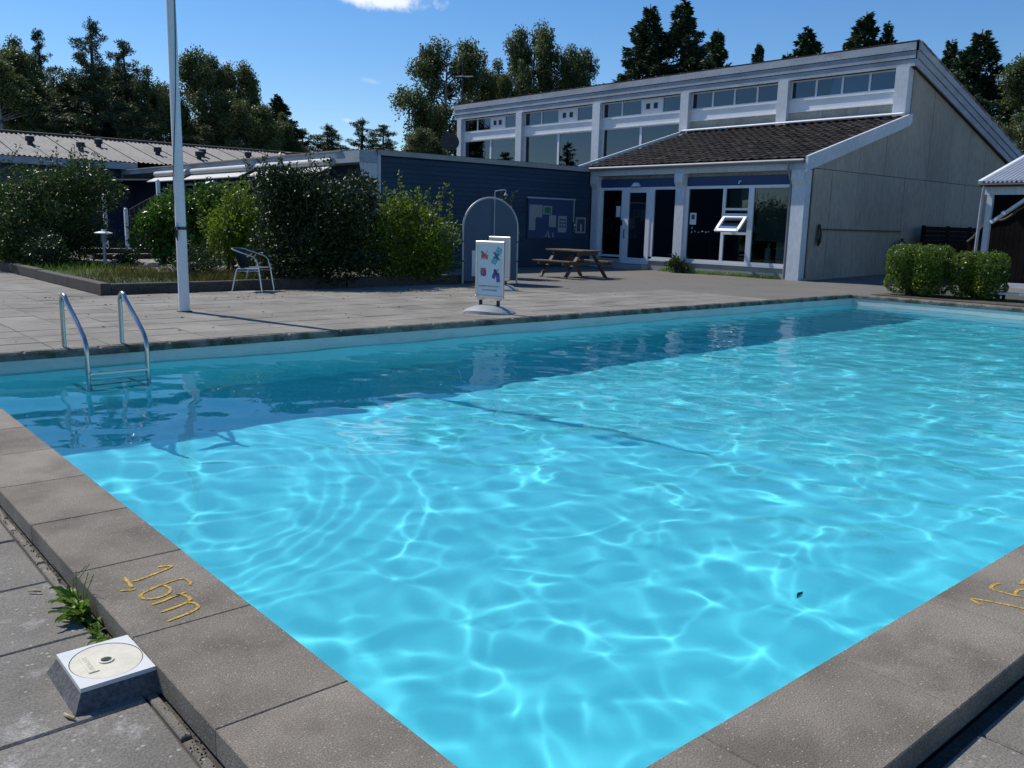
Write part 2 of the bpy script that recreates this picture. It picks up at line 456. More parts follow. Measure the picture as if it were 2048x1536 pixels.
a = MB()
a.box((12.88, 12.68, -0.03), (22.35, 16.12, -0.006)); a.box((15.66, 9.92, -0.03), (22.5, 12.675, -0.006))
a.box((18.84, -3, -0.03), (22.5, 9.915, -0.006))
a.box((14.0, 16.125, -0.05), (22.4, 21.55, -0.008))
a.add([(22.51, -3, -0.006), (40, -3, 0.3), (40, 13.3, 0.3), (22.51, 13.3, -0.006), (22.51, -3, -0.2), (40, -3, -0.2), (40, 13.3, -0.2), (22.51, 13.3, -0.2)],
      [(0, 1, 2, 3), (3, 2, 6, 7), (0, 4, 5, 1)])
a.build('asphalt', ASPH, kind='structure')

NZ = -0.08
pv = MB()
pv.box((-3.4, -1.2, -0.15), (0.86, 10.0, NZ - 0.02)); pv.box((0.865, -2.0, -0.15), (12, 0.90, NZ - 0.02))
pv = pv.build('near_paving', JOINT, kind='structure')
nt_me = MB().box((-0.286, -0.286, -0.04), (0.286, 0.286, 0), ch=0.006).mesh('paving_tile', NTILE)
for i in range(7):
    for j in range(18):
        x = 0.795 - 0.5845 * (i + 0.5); y = -0.93 + 0.5845 * (j + 0.5)
        inst('paving_tile', nt_me, pv, (x, y, NZ + random.uniform(-.004, .003)), (random.uniform(-.006, .006), random.uniform(-.006, .006), random.uniform(-.006, .006)))
strip = MB()
y = -1.0
while y < 9.7:
    l = random.uniform(0.5, 0.62); strip.box((0.800, y, NZ - 0.05), (0.832, y + l - 0.01, NZ - random.uniform(0.004, 0.012)), ch=0.005); y += l
strip.build('edge_strip', NTILE, pv)
for i in range(18):
    for j in range(4):
        x = 0.9 + 0.5845 * (i + 0.5); y = 0.86 - 0.5845 * (j + 0.5)
        inst('paving_tile', nt_me, pv, (x, y, NZ + random.uniform(-.004, .003)), (random.uniform(-.006, .006), random.uniform(-.006, .006), random.uniform(-.006, .006)))

# ------------------------------------------------------------------ pool
b = MB()
zt = -0.30
b.add([(PX0, PY0, zt), (PX1, PY0, zt), (PX1, PY1, zt), (PX0, PY1, zt), (PX0, PY0, FLOOR_Z), (PX1, PY0, FLOOR_Z), (PX1, PY1, FLOOR_Z), (PX0, PY1, FLOOR_Z)],
      [(4, 5, 6, 7), (0, 1, 5, 4), (1, 2, 6, 5), (2, 3, 7, 6), (3, 0, 4, 7)])
basin = b.build('pool_basin', LINER, kind='structure')
basin.cycles.is_caustics_receiver = True
bd = MB()
bd.box((PX0 - 0.04, PY1, -0.34), (PX1 + 0.04, PY1 + 0.05, -0.082)); bd.box((PX1, PY0, -0.34), (PX1 + 0.05, PY1 - 0.001, -0.082))
bd.box((PX0 - 0.05, PY0, -0.34), (PX0, PY1 - 0.001, -0.082)); bd.box((PX0, PY0 - 0.05, -0.34), (PX1, PY0 - 0.001, -0.082))
band = bd.build('rim_band', BAND, basin)
band.cycles.is_caustics_receiver = True

rng = np.random.default_rng(11)
nx, ny = 1000, 486
xs = np.linspace(PX0 + 0.001, PX1 - 0.001, nx); ys = np.linspace(PY0 + 0.001, PY1 - 0.001, ny)
GX, GY = np.meshgrid(xs, ys)
def band_noise(lmin, lmax, n, seed, spread=math.pi, th0=0.0):
    """smooth random waves between two wavelengths, about unit variance"""
    r = np.random.default_rng(seed); o = np.zeros_like(GX)
    for _ in range(n):
        lam = math.exp(r.uniform(math.log(lmin), math.log(lmax))); t = th0 + r.uniform(-spread, spread); k = 2 * math.pi / lam
        o += np.sin(k * (GX * math.cos(t) + GY * math.sin(t)) + r.uniform(0, 6.283))
    return o * math.sqrt(2.0 / n)


def crest_net(cell, width, seed, warp):
    """1 along a wandering net of wave crests, 0 in the troughs between them"""
    r = np.random.default_rng(seed)
    wx = (GX + warp * band_noise(1.2, 3.0, 9, seed + 1)) / cell; wy = (GY + warp * band_noise(1.2, 3.0, 9, seed + 2)) / cell * 1.15
    cx, cy = np.floor(wx).astype(int), np.floor(wy).astype(int)
    jit = r.uniform(0.05, 0.95, (128, 128, 2)); f1 = np.full(GX.shape, 9.0); f2 = np.full(GX.shape, 9.0)
    for di in range(-2, 3):
        for dj in range(-2, 3):
            i, j = cx + di, cy + dj; q = jit[i % 128, j % 128]
            d = np.hypot(i + q[..., 0] - wx, j + q[..., 1] - wy)
            f2 = np.where(d < f1, f1, np.minimum(f2, d)); f1 = np.minimum(f1, d)
    return np.exp(-((f2 - f1) * cell / width) ** 2)


def smooth01(v, a, b):
    t = np.clip((v - a) / (b - a), 0, 1); return t * t * (3 - 2 * t)


CURV = 1.0
lap = 0.72 * crest_net(0.46, 0.080, 21, 0.22) * (0.05 + 0.95 * smooth01(band_noise(0.35, 1.3, 22, 3), -0.9, 1.3))
lap += 0.62 * crest_net(0.27, 0.052, 41, 0.15) * (0.05 + 0.95 * smooth01(band_noise(0.35, 1.1, 22, 5), -0.6, 1.5))
lap += 0.27 * band_noise(0.17, 0.36, 44, 9, 1.0, 0.5) + 0.16 * band_noise(0.36, 0.75, 30, 10, 1.2, 0.5)
R0 = np.hypot(GX - 2.0, GY - 8.1)
ringw = np.exp(-((R0 - 1.75) / 0.65) ** 2)
lap = lap * (1 - 0.5 * ringw) + 0.6 * ringw * np.exp(-((np.mod(R0 + 0.06 * band_noise(.8, 2, 8, 77), 0.17) - 0.085) / 0.032) ** 2)
# the surface whose curvature that is (Poisson equation on a mirrored grid)
lap = np.clip(lap, -0.4, 1.15); lap = lap - lap.mean()
big = np.block([[lap, lap[:, ::-1]], [lap[::-1], lap[::-1, ::-1]]])
KX = 2 * np.pi * np.fft.fftfreq(big.shape[1], xs[1] - xs[0]); KY = 2 * np.pi * np.fft.fftfreq(big.shape[0], ys[1] - ys[0])
K2 = KX[None, :] ** 2 + KY[:, None] ** 2; K2[0, 0] = 1.0
hp = 1 - np.exp(-K2 / (2 * np.pi / 3.2) ** 2)          # drop swells longer than the pool could carry
Zw = np.real(np.fft.ifft2(np.fft.fft2(big) * hp / K2))[:ny, :nx] * CURV
Zw += 0.0032 * band_noise(1.1, 2.6, 18, 61, 0.9, 0.4) * 0.55
V = np.stack([GX, GY, Zw + WATER_Z], -1).reshape(-1, 3)
ix = np.arange(nx * ny).reshape(ny, nx)
F = np.stack([ix[:-1, :-1], ix[:-1, 1:], ix[1:, 1:], ix[1:, :-1]], -1).reshape(-1, 4)
wm = bpy.data.materials.new('pool_water'); wm.use_nodes = True
N, L = wm.node_tree.nodes, wm.node_tree.links
N.remove(N['Principled BSDF'])
rf = N.new('ShaderNodeBsdfRefraction'); rf.inputs['IOR'].default_value = 1.333; rf.inputs['Roughness'].default_value = 0.0
rf.inputs['Color'].default_value = (0.48, 0.825, 0.882, 1)
gl = N.new('ShaderNodeBsdfGlossy'); gl.inputs['Roughness'].default_value = 0.0
fr = N.new('ShaderNodeFresnel'); fr.inputs[0].default_value = 1.333
mx = N.new('ShaderNodeMixShader'); L.new(fr.outputs[0], mx.inputs[0]); L.new(rf.outputs[0], mx.inputs[1]); L.new(gl.outputs[0], mx.inputs[2])
L.new(mx.outputs[0], N['Material Output'].inputs[0])
water = bpy.data.objects.new('pool_water', npmesh('pool_water', V, F, wm, True)); COL.objects.link(water)
tag(water, kind='structure')
water.cycles.is_caustics_caster = True

cope = thing('pool_coping', None, None); tag(cope, kind='structure')


def coping_row(p0, p1, outward, width, n, zj=0.0012, m=COPE, ch=0.004, th=0.15):
    p0, p1, ow = Vector(p0), Vector(p1), Vector(outward)
    d = (p1 - p0) / n; ln = d.length
    ang = math.atan2(d.y, d.x); up_left = Vector((-math.sin(ang), math.cos(ang), 0)).dot(ow) > 0
    lo, hi = (0, width) if up_left else (-width, 0)
    me = MB().box((0.0012, lo - (0.012 if not up_left else 0.012) * (1 if up_left else 0), -th), (ln - 0.0012, hi + (0.012 if not up_left else 0), 0), ch=ch).mesh('coping_block', m)
    for i in range(n):
        q = p0 + d * i
        inst('coping_block', me, cope, (q.x, q.y, random.uniform(-zj, zj * 0.4)), (0, 0, ang + random.uniform(-.0015, .0015)))


coping_row((PX0, 9.79, 0), (PX0, 1.483, 0), (-1, 0, 0), 0.411, 12, th=0.085)
coping_row((1.147, PY0, 0), (18.75, PY0, 0), (0, -1, 0), 0.395, 24, th=0.085)
coping_row((PX0 + 0.02, PY1, 0), (18.75, PY1, 0), (0, 1, 0), 0.093, 24, m=COPEFAR, th=0.083, ch=0.02)
coping_row((PX1, 1.3, 0), (PX1, 9.89, 0), (1, 0, 0), 0.09, 12, m=COPEFAR, th=0.083, ch=0.02)
MB().box((0.845, 0.903, -0.085), (1.143, 1.478, 0.0), ch=0.012).build('coping_block', COPE, cope)
base = MB()
base.box((0.865, 0.92, -0.4), (1.235, 9.8, -0.088)); base.box((1.24, 0.92, -0.4), (18.7, 1.28, -0.088))
base.build('coping_footing', DARKC, cope)

STROKES_A = [[(1.121, 3.423), (1.143, 3.413), (1.166, 3.395), (1.124, 3.373), (1.065, 3.352), (1.02, 3.338), (0.992, 3.338)], [(0.981, 3.395), (0.978, 3.339), (0.973, 3.28)],
             [(0.929, 3.276), (0.958, 3.261), (0.981, 3.258)],
             [(1.153, 3.171), (1.163, 3.19), (1.164, 3.22), (1.156, 3.243), (1.138, 3.251), (1.109, 3.247), (1.073, 3.239), (1.035, 3.226), (0.997, 3.21), (0.977, 3.191), (0.972, 3.166), (0.978, 3.146), (1.0, 3.132), (1.03, 3.13), (1.058, 3.142), (1.076, 3.164), (1.083, 3.189), (1.08, 3.212), (1.073, 3.233)],
             [(0.98, 3.083), (1.015, 3.088), (1.06, 3.102), (1.114, 3.114)], [(1.08, 3.111), (1.1, 3.095), (1.108, 3.064), (1.104, 3.043), (1.088, 3.027), (1.043, 3.01), (0.983, 3.002)],
             [(1.085, 3.02), (1.105, 3.004), (1.106, 2.975), (1.098, 2.953), (1.07, 2.938), (1.027, 2.926), (0.977, 2.914)]]


def strokes(lines, w, z):
    m = MB()
    for s in lines:
        P = []
        for i in range(len(s) - 1):      # smooth resampling
            p0 = Vector(s[max(i - 1, 0)]); p1 = Vector(s[i]); p2 = Vector(s[i + 1]); p3 = Vector(s[min(i + 2, len(s) - 1)])
            for t in (0, .25, .5, .75):
                P.append(0.5 * ((2 * p1) + (p2 - p0) * t + (2 * p0 - 5 * p1 + 4 * p2 - p3) * t * t + (3 * p1 - p0 - 3 * p2 + p3) * t ** 3))
        P.append(Vector(s[-1]))
        vs = []
        for i, p in enumerate(P):
            d = (P[min(i + 1, len(P) - 1)] - P[max(i - 1, 0)]).normalized(); nrm = Vector((-d.y, d.x))
            ww = w * random.uniform(0.38, 0.6)
            for sg in (1, -1): vs.append((p.x + nrm.x * ww * sg, p.y + nrm.y * ww * sg, z))
        m.add(vs, [(2 * i, 2 * i + 1, 2 * i + 3, 2 * i + 2) for i in range(len(P) - 1)])
    return m


strokes(STROKES_A, 0.0125, 0.0017).build('depth_marking', YELLOW, cope)
# the same depth written along the other near edge (reads from that side)
SB = [[(3.442 + (3.42 - y) * 1.12, 0.985 + (x - 0.95) * 1.02) for x, y in s] for s in STROKES_A]
strokes(SB, 0.0125, 0.0017).build('depth_marking', YELLOW, cope)

# pool ladder
lad = thing('pool_ladder', 'stainless steel pool ladder with two hooped rails at the far pool edge', 'ladder', (2.7, 9.8, 0))
for x in (2.425, 3.005):
    pts = [(x - .02, 9.90, -0.02), (x - .02, 9.90, 0.20), (x - .02, 9.895, 0.42)]
    for k in range(9):
        t = math.pi * k / 8 * 0.86; pts.append((x - .02, 9.80 + 0.095 * math.cos(t), 0.47 + 0.095 * math.sin(t)))
    pts += [(x, 9.45, 0.32), (x + .01, 9.27, 0.18), (x + .01, 9.215, 0.11), (x + .01, 9.20, 0.02), (x + .01, 9.20, -0.4), (x + .01, 9.21, -0.9), (x + .01, 9.30, -1.05), (x + .01, 9.78, -1.06)]
    MB().tube(pts, 0.0235, 12).build('rail', STEEL, lad, True)
    MB().lathe([(0.045, -0.01), (0.045, 0.006), (0.024, 0.012)], (x - .02, 9.90, 0)).build('flange', STEEL, lad, True)
for z in (-0.175, -0.43, -0.69, -0.94):
    MB().box((2.44, 9.155, z - 0.012), (3.01, 9.235, z + 0.012), ch=0.004).build('rung', STEEL, lad)
leaf = MB().add([(-.028, 0, 0), (0, .013, .004), (.03, 0, 0), (0, -.013, .004)], [(0, 1, 2, 3)])
lo = leaf.build('drowned_leaf', SLEEP, org=(0, 0, 0), label='small dark leaf lying on the blue pool floor', cat='leaf')
lo.location = (5.134, 2.844, FLOOR_Z + 0.006)

# ------------------------------------------------------------------ pool building (glazed extension, clerestory hall, grey end wall)
FX, SY, UX = 22.49, 13.32, 28.0
pb = thing('pool_building', 'white and grey pool building with glass front, tiled lean-to roof and row of high windows', 'building', (24, 16, 0))
w = MB()
w.box((22.7, SY + 0.06, -0.1), (22.75, SY + 0.07, 0.2))
core = MB()   # structural wall behind the panels
core.prism([(22.58, -0.1), (37.2, -0.1), (37.2, 4.4), (28.3, 7.0), (28.06, 7.0), (28.06, 5.1), (22.58, 3.3)], 1, SY + 0.055, SY + 0.2)
core.box((37.0, SY + 0.2, 0), (37.2, 36.6, 4.3)); core.box((28.06, 36.4, 0), (37.0, 36.6, 4.4))
core.box((28.20, SY + .2, -0.1), (28.30, 36.4, 3.3))
core.build('wall', DARKIN, pb)
# cement panels on the end wall, each its own piece
seams = [22.72, 23.7, 25.2, 26.75, 28.2, 29.72, 31.3, 32.8, 34.3, 35.8, 37.2]
leanz = lambda x: 3.30 + (x - 22.49) * (5.05 - 3.30) / (28.0 - 22.49)
topz = lambda x: leanz(x) if x < 28.0 else 6.75 - (x - 28.1) * 0.2925
for i in range(len(seams) - 1):
    xa, xb = seams[i] + 0.008, seams[i + 1] - 0.008
    dy = random.uniform(-0.004, 0.004)
    MB().prism([(xa, 0.0), (xb, 0.0), (xb, 3.112), (xa, 3.112)], 1, SY + dy, SY + 0.05).build('cladding_panel', CEM, pb)
    if topz(xa) < 3.2 and topz(xb) < 3.2: continue
    if xa < 28.1 < xb:
        poly = [(xa, 3.128), (xb, 3.128), (xb, topz(xb)), (28.13, topz(28.13)), (28.12, leanz(27.99)), (xa, leanz(xa))]
    else: poly = [(xa, 3.128), (xb, 3.128), (xb, topz(xb)), (xa, topz(xa))]
    MB().prism(poly, 1, SY - dy, SY + 0.05).build('cladding_panel', CEM, pb)
MB().box((22.5, SY - 0.03, -0.05), (37, SY - 0.005, 0.05)).build('plinth', PLINTH, pb)
MB().box((23.4, SY - 0.05, 1.425), (28.2, SY - 0.006, 1.46)).build('wall_batten', PINEW, pb)

# main roof: fascia boards, verge boards, tiled top
fy0, fy1 = 13.22, 36.75
for k, (z0, z1, dx) in enumerate(((6.97, 7.20, -0.06), (6.735, 6.952, -0.03), (6.50, 6.715, 0.0))):
    y = fy0
    for seg in ([13.22, 22.9, 30.2, 36.75]):
        if seg == fy0: continue
        MB().box((27.86 + dx, y, z0), (27.91 + dx, seg - 0.006, z1)).build('fascia_board', FASC, pb); y = seg
sl_ = 0.2925
MB().box((27.93, 13.24, 6.52), (27.97, 36.7, 7.18)).build('fascia_backing', DARKW, pb)
for k, (o, h, dy) in enumerate(((0.0, 0.228, -0.06), (-0.245, 0.217, -0.03), (-0.482, 0.21, 0.0))):
    xa, xb = 27.87 + 0.0, 37.6
    za, zb = 7.20 + o, 7.20 + o - (xb - xa) * sl_
    MB().prism([(xa, za - h), (xb, zb - h), (xb, zb), (xa, za)], 1, 13.22 + dy - 0.05, 13.22 + dy).build('verge_board', FASC, pb)
MB().prism([(27.9, 6.49), (37.6, 6.49 - 9.7 * sl_), (37.6, 6.56 - 9.7 * sl_), (27.9, 6.56)], 1, 13.22, SY + 0.06).build('soffit', DARKW, pb)
r = MB()
r.prism([(27.80, 7.205), (37.65, 7.205 - 9.85 * sl_), (37.65, 7.25 - 9.85 * sl_), (27.80, 7.25)], 1, 13.15, 36.8)
r.build('roof', ROOFT, pb)
edge_me = MB()
edge_me.tube([(.05, 0, 0), (.40, 0, -.35 * sl_)], 0.042, 7)
edge_me = edge_me.mesh('ridge_tile', ROOFM)
for i in range(118):
    inst('ridge_tile', edge_me, pb, (27.77 + random.uniform(-.015, .015), 13.16 + 0.2 * i + random.uniform(-.04, .04), 7.222 + random.uniform(-.025, .02)))
for i in range(26):
    x = 27.9 + i * 0.37
    MB().tube([(x, 13.15, 7.235 - (x - 27.8) * sl_), (x + .40, 13.15, 7.25 - (x + .4 - 27.8) * sl_)], 0.06, 7).build('verge_tile', ROOFM, pb)

# clerestory
posts = [(36.12, 36.45), (31.52, 31.92), (26.52, 26.95), (21.86, 22.25), (17.58, 17.98), (13.36, 13.78)]
for y0, y1 in posts:
    MB().box((27.80, y0, 3.2 if y0 > 21.5 else 4.95), (28.16, y1, 6.495)).build('post', WOODW, pb)
for i in range(5):
    ya, yb = posts[i + 1][1], posts[i][0]
    tr = MB(); tr.box((27.99, ya, 5.46), (28.05, yb, 5.80)); tr.box((27.95, ya, 5.80), (28.08, yb, 5.855)); tr.box((27.96, ya, 5.425), (28.08, yb, 5.47))
    tr.build('transom_board', WHITE, pb)
    fr_ = MB(); hgt = (5.86, 6.49)
    n = 4; cw = (yb - ya) / n
    for k in range(n + 1):
        yy = ya + cw * k; hw = 0.035
        fr_.box((28.03, max(ya, yy - hw), hgt[0]), (28.09, min(yb, yy + hw), hgt[1]))
    fr_.box((28.035, ya, hgt[0]), (28.085, yb, hgt[0] + 0.05)); fr_.box((28.035, ya, hgt[1] - 0.05), (28.085, yb, hgt[1]))
    wo = fr_.build('window_frame', FRAMEW, pb)
    for k in range(n):
        y0, y1 = ya + cw * k + 0.035, ya + cw * (k + 1) - 0.035
        if i < 3 and k == 1:      # white ventilation panel with two small square openings
            MB().box((28.02, y0 - .02, 5.90), (28.06, y1 + .02, 6.45)).build('vent_panel', WHITE, wo)
            for q in (0.30, 0.70):
                yc = y0 + (y1 - y0) * q; MB().box((28.008, yc - .10, 6.07), (28.018, yc + .10, 6.29)).build('vent_grille', BLACK, wo)
        else:
            MB().box((28.06, y0, 5.91), (28.068, y1, 6.44)).build('pane', GLASSU, wo)
    if i < 3:
        lf = MB(); z0, z1 = 3.38, 5.425; ym = (ya + yb) / 2
        for yy, hw in ((ya + .04, .04), (ym, .06), (yb - .04, .04)): lf.box((28.03, yy - hw, z0), (28.09, yy + hw, z1))
        lf.box((28.035, ya, z0), (28.085, yb, z0 + .06)); lf.box((28.035, ya, z1 - .04), (28.085, yb, z1))
        lf = lf.build('window_frame', FRAMEW, pb)
        MB().box((28.06, ya + .08, z0 + .06), (28.068, ym - .06, z1 - .04)).build('pane', GLASSU, lf)
        MB().box((28.06, ym + .06, z0 + .06), (28.068, yb - .08, z1 - .04)).build('pane', GLASSU, lf)
    else:
        n = 3; cw = (yb - ya) / n
        for k in range(n):
            MB().box((28.03, ya + cw * k + .006, 4.9), (28.06, ya + cw * (k + 1) - .006, 5.425)).build('cladding_panel', LCEM, pb)
# dark hall behind the clerestory
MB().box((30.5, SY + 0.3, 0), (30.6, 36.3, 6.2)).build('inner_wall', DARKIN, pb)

# lean-to roof of separate tiles
ry0, ry1 = 13.30, 21.98
ex, ez = 22.16, 3.36
rx, rz_ = 28.0, 5.04
slope = math.atan2(rz_ - ez, rx - ex); rl = math.hypot(rx - ex, rz_ - ez)
MB().prism([(ex + 0.05, ez - 0.06), (rx, rz_ - 0.06), (rx, rz_ - 0.015), (ex + 0.05, ez - 0.015)], 1, ry0 + 0.02, ry1 - 0.02).build('roof_deck', DARKW, pb)
tw, tl = 0.30, 0.335


def roof_tile_mesh():
    m = MB(); prof = [(0, 0.012), (0.05, 0.002), (0.12, 0.004), (0.17, 0.02), (0.22, 0.028), (0.27, 0.022), (0.305, 0.012)]
    vs = []
    for t, zz in ((0, 0.028), (tl + 0.04, 0.0)):
        for y, z in prof: vs.append((t, y, z + zz))
    for y, z in prof: vs.append((0, y, z + 0.002))
    n = len(prof)
    fs = [(i, i + 1, n + i + 1, n + i) for i in range(n - 1)] + [(2 * n + i, 2 * n + i + 1, i + 1, i) for i in range(n - 1)]
    return m.add(vs, fs)


tm = roof_tile_mesh(); tme = tm.mesh('roof_tile', ROOFT)
cells = []
for i in range(int(rl / tl) + 1):
    for j in range(int((ry1 - ry0) / tw)):
        cells.append((j, i))
cells.sort(key=lambda c: c[0] * 1.0 + c[1] * 0.8)
rr = MB()
for k, (j, i) in enumerate(cells):
    t = i * tl; x = ex + t * math.cos(slope); z = ez + t * math.sin(slope); y = ry0 + j * tw
    if k < 298: inst('roof_tile', tme, pb, (x, y, z + random.uniform(0, .008)), (random.uniform(-.02, .02), -slope + random.uniform(-.012, .006), random.uniform(-.015, .015)))
    else:
        R = Matrix.Rotation(-slope + random.uniform(-.012, .006), 3, 'Y'); o = Vector((x, y, z + random.uniform(0, .008)))
        rr.add([o + R @ Vector(v) for v in tm.v], tm.f)
rr.build('roof_tile', ROOFT, pb, kind='stuff')
MB().bar((rx - 0.35, ry0 + .05, rz_ + 0.03), (rx - 0.35, ry1, rz_ + 0.03), 0.25, 0.035, up=(-.29, 0, 1)).build('flashing', WHITE, pb)
MB().bar((ex - .02, ry1 + .03, ez + .03), (rx, ry1 + .03, rz_ + .06), 0.07, 0.09).build('flashing', WHITE, pb)
# barge board on the right verge, eave beam, gutter
MB().prism([(ex - .02, ez - 0.36), (rx - .12, rz_ - .34), (rx + .02, rz_ - .22), (rx + .02, rz_ + 0.06), (ex - .02, ez + 0.05)], 1, 13.20, 13.28).build('barge_board', WOODW, pb)
MB().box((22.28, 13.30, 3.06), (22.46, 22.02, 3.27)).build('eave_beam', WOODW, pb)
gt = MB(); gt.tube([(22.14, 13.32, 3.295), (22.14, 21.95, 3.30)], 0.055, 10); gt.build('gutter', GUT, pb, True)
dp = MB(); dp.tube([(22.14, 13.80, 3.26), (22.14, 13.80, 3.08), (22.30, 13.80, 2.86), (22.36, 13.80, 2.75), (22.36, 13.80, 0.03)], 0.04, 10)
dp.build('downpipe', GUT, pb, True)
# front posts
for y0, y1 in ((13.33, 13.74), (17.52, 17.86), (21.22, 21.52)):
    p = MB(); p.prism([(22.33, -0.05), (22.62, -0.05), (22.62, 3.06), (22.33, 3.06)], 1, y0, y1)
    p.prism([(22.22, 2.80), (22.33, 2.62), (22.33, 3.06), (22.22, 3.06)], 1, y0 + .01, y1 - .01)
    p.build('post', WOODW, pb)
# front wall bands
for ya, yb in ((13.74, 17.52), (17.86, 21.22)):
    MB().box((22.52, ya, 2.96), (22.60, yb, 3.07)).build('beige_band', CEM, pb)
    MB().box((22.47, ya, 2.68), (22.60, yb, 2.958)).build('blue_band', BLUEB, pb)
MB().box((22.455, 13.74, -0.1), (22.66, 17.52, 0.30)).build('plinth', PLINTH, pb)
MB().box((22.455, 17.86, -0.1), (22.66, 18.95, 0.30)).build('plinth', PLINTH, pb)
MB().box((22.455, 20.12, -0.1), (22.66, 21.22, 0.30)).build('plinth', PLINTH, pb)
MB().box((22.10, 18.9, -0.1), (22.66, 20.15, 0.14)).build('door_step', PLINTH, pb)


def bars(pts, x0=22.44, x1=22.52):
    m = MB()
    for ya, yb, za, zb in pts: m.box((x0, ya, za), (x1, yb, zb))
    return m


# big right-hand window
wf = bars([(13.74, 17.52, 2.59, 2.675), (13.74, 13.82, 0.43, 2.59), (15.04, 15.22, 0.43, 2.59), (16.03, 16.13, 0.43, 2.59), (17.42, 17.52, 0.43, 2.59), (13.74, 17.52, 0.36, 0.43),
           (15.22, 16.03, 1.945, 2.01), (15.22, 16.03, 1.78, 1.85), (15.22, 16.03, 1.225, 1.30)]).build('window_frame', FRAMEW, pb)
MB().box((22.425, 13.76, 0.30), (22.56, 17.50, 0.355)).build('sill', WHITE, pb)
for ya, yb, za, zb in ((13.82, 15.04, .43, 2.59), (16.13, 17.42, .43, 2.59), (15.22, 16.03, 2.01, 2.59), (15.22, 16.03, 1.85, 1.945), (15.22, 16.03, .43, 1.225)):
    MB().box((22.478, ya, za), (22.486, yb, zb)).build('pane', GLASS, wf)
# the opened top-hung sash
ang = rad(44); hz, hl = 1.775, 0.62
dx, dz = -math.sin(ang) * hl, -math.cos(ang) * hl
P = lambda t, y: (22.44 + dx * t, y, hz + dz * t)
so = MB()
for ya, yb in ((15.20, 15.29), (15.96, 16.05)): so.bar(P(0, (ya + yb) / 2), P(1, (ya + yb) / 2), 0.09, 0.06, up=(-math.cos(ang), 0, math.sin(ang)))
so.bar(P(.06, 15.25), P(.06, 16.0), .06, .08, up=(-math.sin(ang), 0, -math.cos(ang))); so.bar(P(.95, 15.2), P(.95, 16.05), .06, .09, up=(-math.sin(ang), 0, -math.cos(ang)))
so = so.build('open_sash', WHITE, pb)
MB().add([P(.1, 15.29), P(.92, 15.29), P(.92, 15.96), P(.1, 15.96)], [(0, 1, 2, 3)]).build('pane', GLASS, so)
# left side: side lights and door
wf2 = bars([(17.86, 21.22, 2.59, 2.675), (17.86, 17.92, .43, 2.59), (18.81, 18.95, .30, 2.59), (17.86, 18.95, .36, .43), (20.15, 20.22, .25, 2.59), (21.09, 21.22, .43, 2.59), (20.22, 21.22, .36, .43)]).build('window_frame', FRAMEW, pb)
MB().box((22.425, 17.88, 0.30), (22.56, 18.9, 0.355)).build('sill', WHITE, pb)
for ya, yb in ((17.92, 18.81), (20.22, 21.09)): MB().box((22.478, ya, .43), (22.486, yb, 2.59)).build('pane', GLASS, wf2)
dr = bars([(18.95, 19.12, .16, 2.585), (19.88, 20.15, .16, 2.585), (19.12, 19.88, 2.50, 2.585), (19.12, 19.88, .16, .36)], 22.42, 22.50).build('door', FRAMEW, pb)
MB().box((22.455, 19.12, .36), (22.463, 19.88, 2.50)).build('pane', GLASS, dr)
hd = MB(); hd.tube([(22.42, 20.0, 1.28), (22.36, 20.0, 1.28), (22.36, 20.0, 1.02), (22.42, 20.0, 1.02)], .014, 8); hd.build('handle', BLACK, dr, True)
MB().box((22.40, 20.12, 1.42), (22.44, 20.20, 1.60)).build('key_box', BLACK, wf2)
lampm = MB(); lampm.lathe([(0.165, 0), (0.16, .04), (0.13, .09), (.08, .125), (.02, .14)], (22.45, 19.6, 2.70), 16); lampm.build('wall_lamp', WHITE, pb, True)
MB().box((22.30, 19.43, 2.685), (22.47, 19.77, 2.70)).build('lamp_base', GREYP, pb)
MB().tube([(22.44, 15.52, 2.80), (22.36, 15.52, 2.80), (22.33, 15.52, 2.72)], .018, 8).build('small_light', WHITE, pb)
pm = MB(); pm.box((22.468, 17.10, 1.50), (22.474, 17.34, 1.86)); pm.build('notice', PAPER, wf)
MB().box((22.462, 17.16, 1.66), (22.467, 17.28, 1.80)).build('notice_print', INK, wf)
MB().box((22.468, 20.28, 1.70), (22.474, 20.47, 2.06)).build('notice', PAPER, wf2)
mk = MB()
for y, z, h, ww in ((17.24, 1.36, .07, .02), (17.24, 1.24, .05, .03), (17.12, 1.27, .035, .03), (16.98, 1.25, .03, .03), (16.84, 1.28, .03, .045), (16.70, 1.27, .015, .05), (16.60, 1.28, .02, .02)):
    mk.box((22.469, y - ww / 2, z), (22.474, y + ww / 2, z + h))
mk.build('window_sticker', PAPER, wf)
# rooms behind the glass
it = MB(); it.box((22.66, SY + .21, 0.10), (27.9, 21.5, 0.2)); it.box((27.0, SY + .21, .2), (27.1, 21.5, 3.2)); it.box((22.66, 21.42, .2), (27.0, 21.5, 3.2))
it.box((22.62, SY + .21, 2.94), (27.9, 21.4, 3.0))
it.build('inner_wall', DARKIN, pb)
bl = MB()
for k in range(46):
    z = 1.06 + k * 0.033
    bl.add([(22.60, 13.84, z), (22.625, 13.84, z + .025), (22.625, 15.02, z + .025), (22.60, 15.02, z)], [(0, 1, 2, 3)])
    if z > 1.2: bl.add([(22.60, 15.24, z), (22.625, 15.24, z + .025), (22.625, 16.01, z + .025), (22.60, 16.01, z)], [(0, 1, 2, 3)])
tag(bl.build('window_blind', BLIND, pb), kind='stuff')
cb = thing('cabinet', 'pale cabinet seen low behind the rightmost ground floor window', 'cabinet', (23.5, 14.3, .2))
MB().box((23.2, 13.7, .2), (23.7, 14.65, 1.12), ch=.01).build('carcass', CABIN, cb); MB().box((23.17, 13.72, .25), (23.195, 14.63, 1.1)).build('door', CABIN, cb)
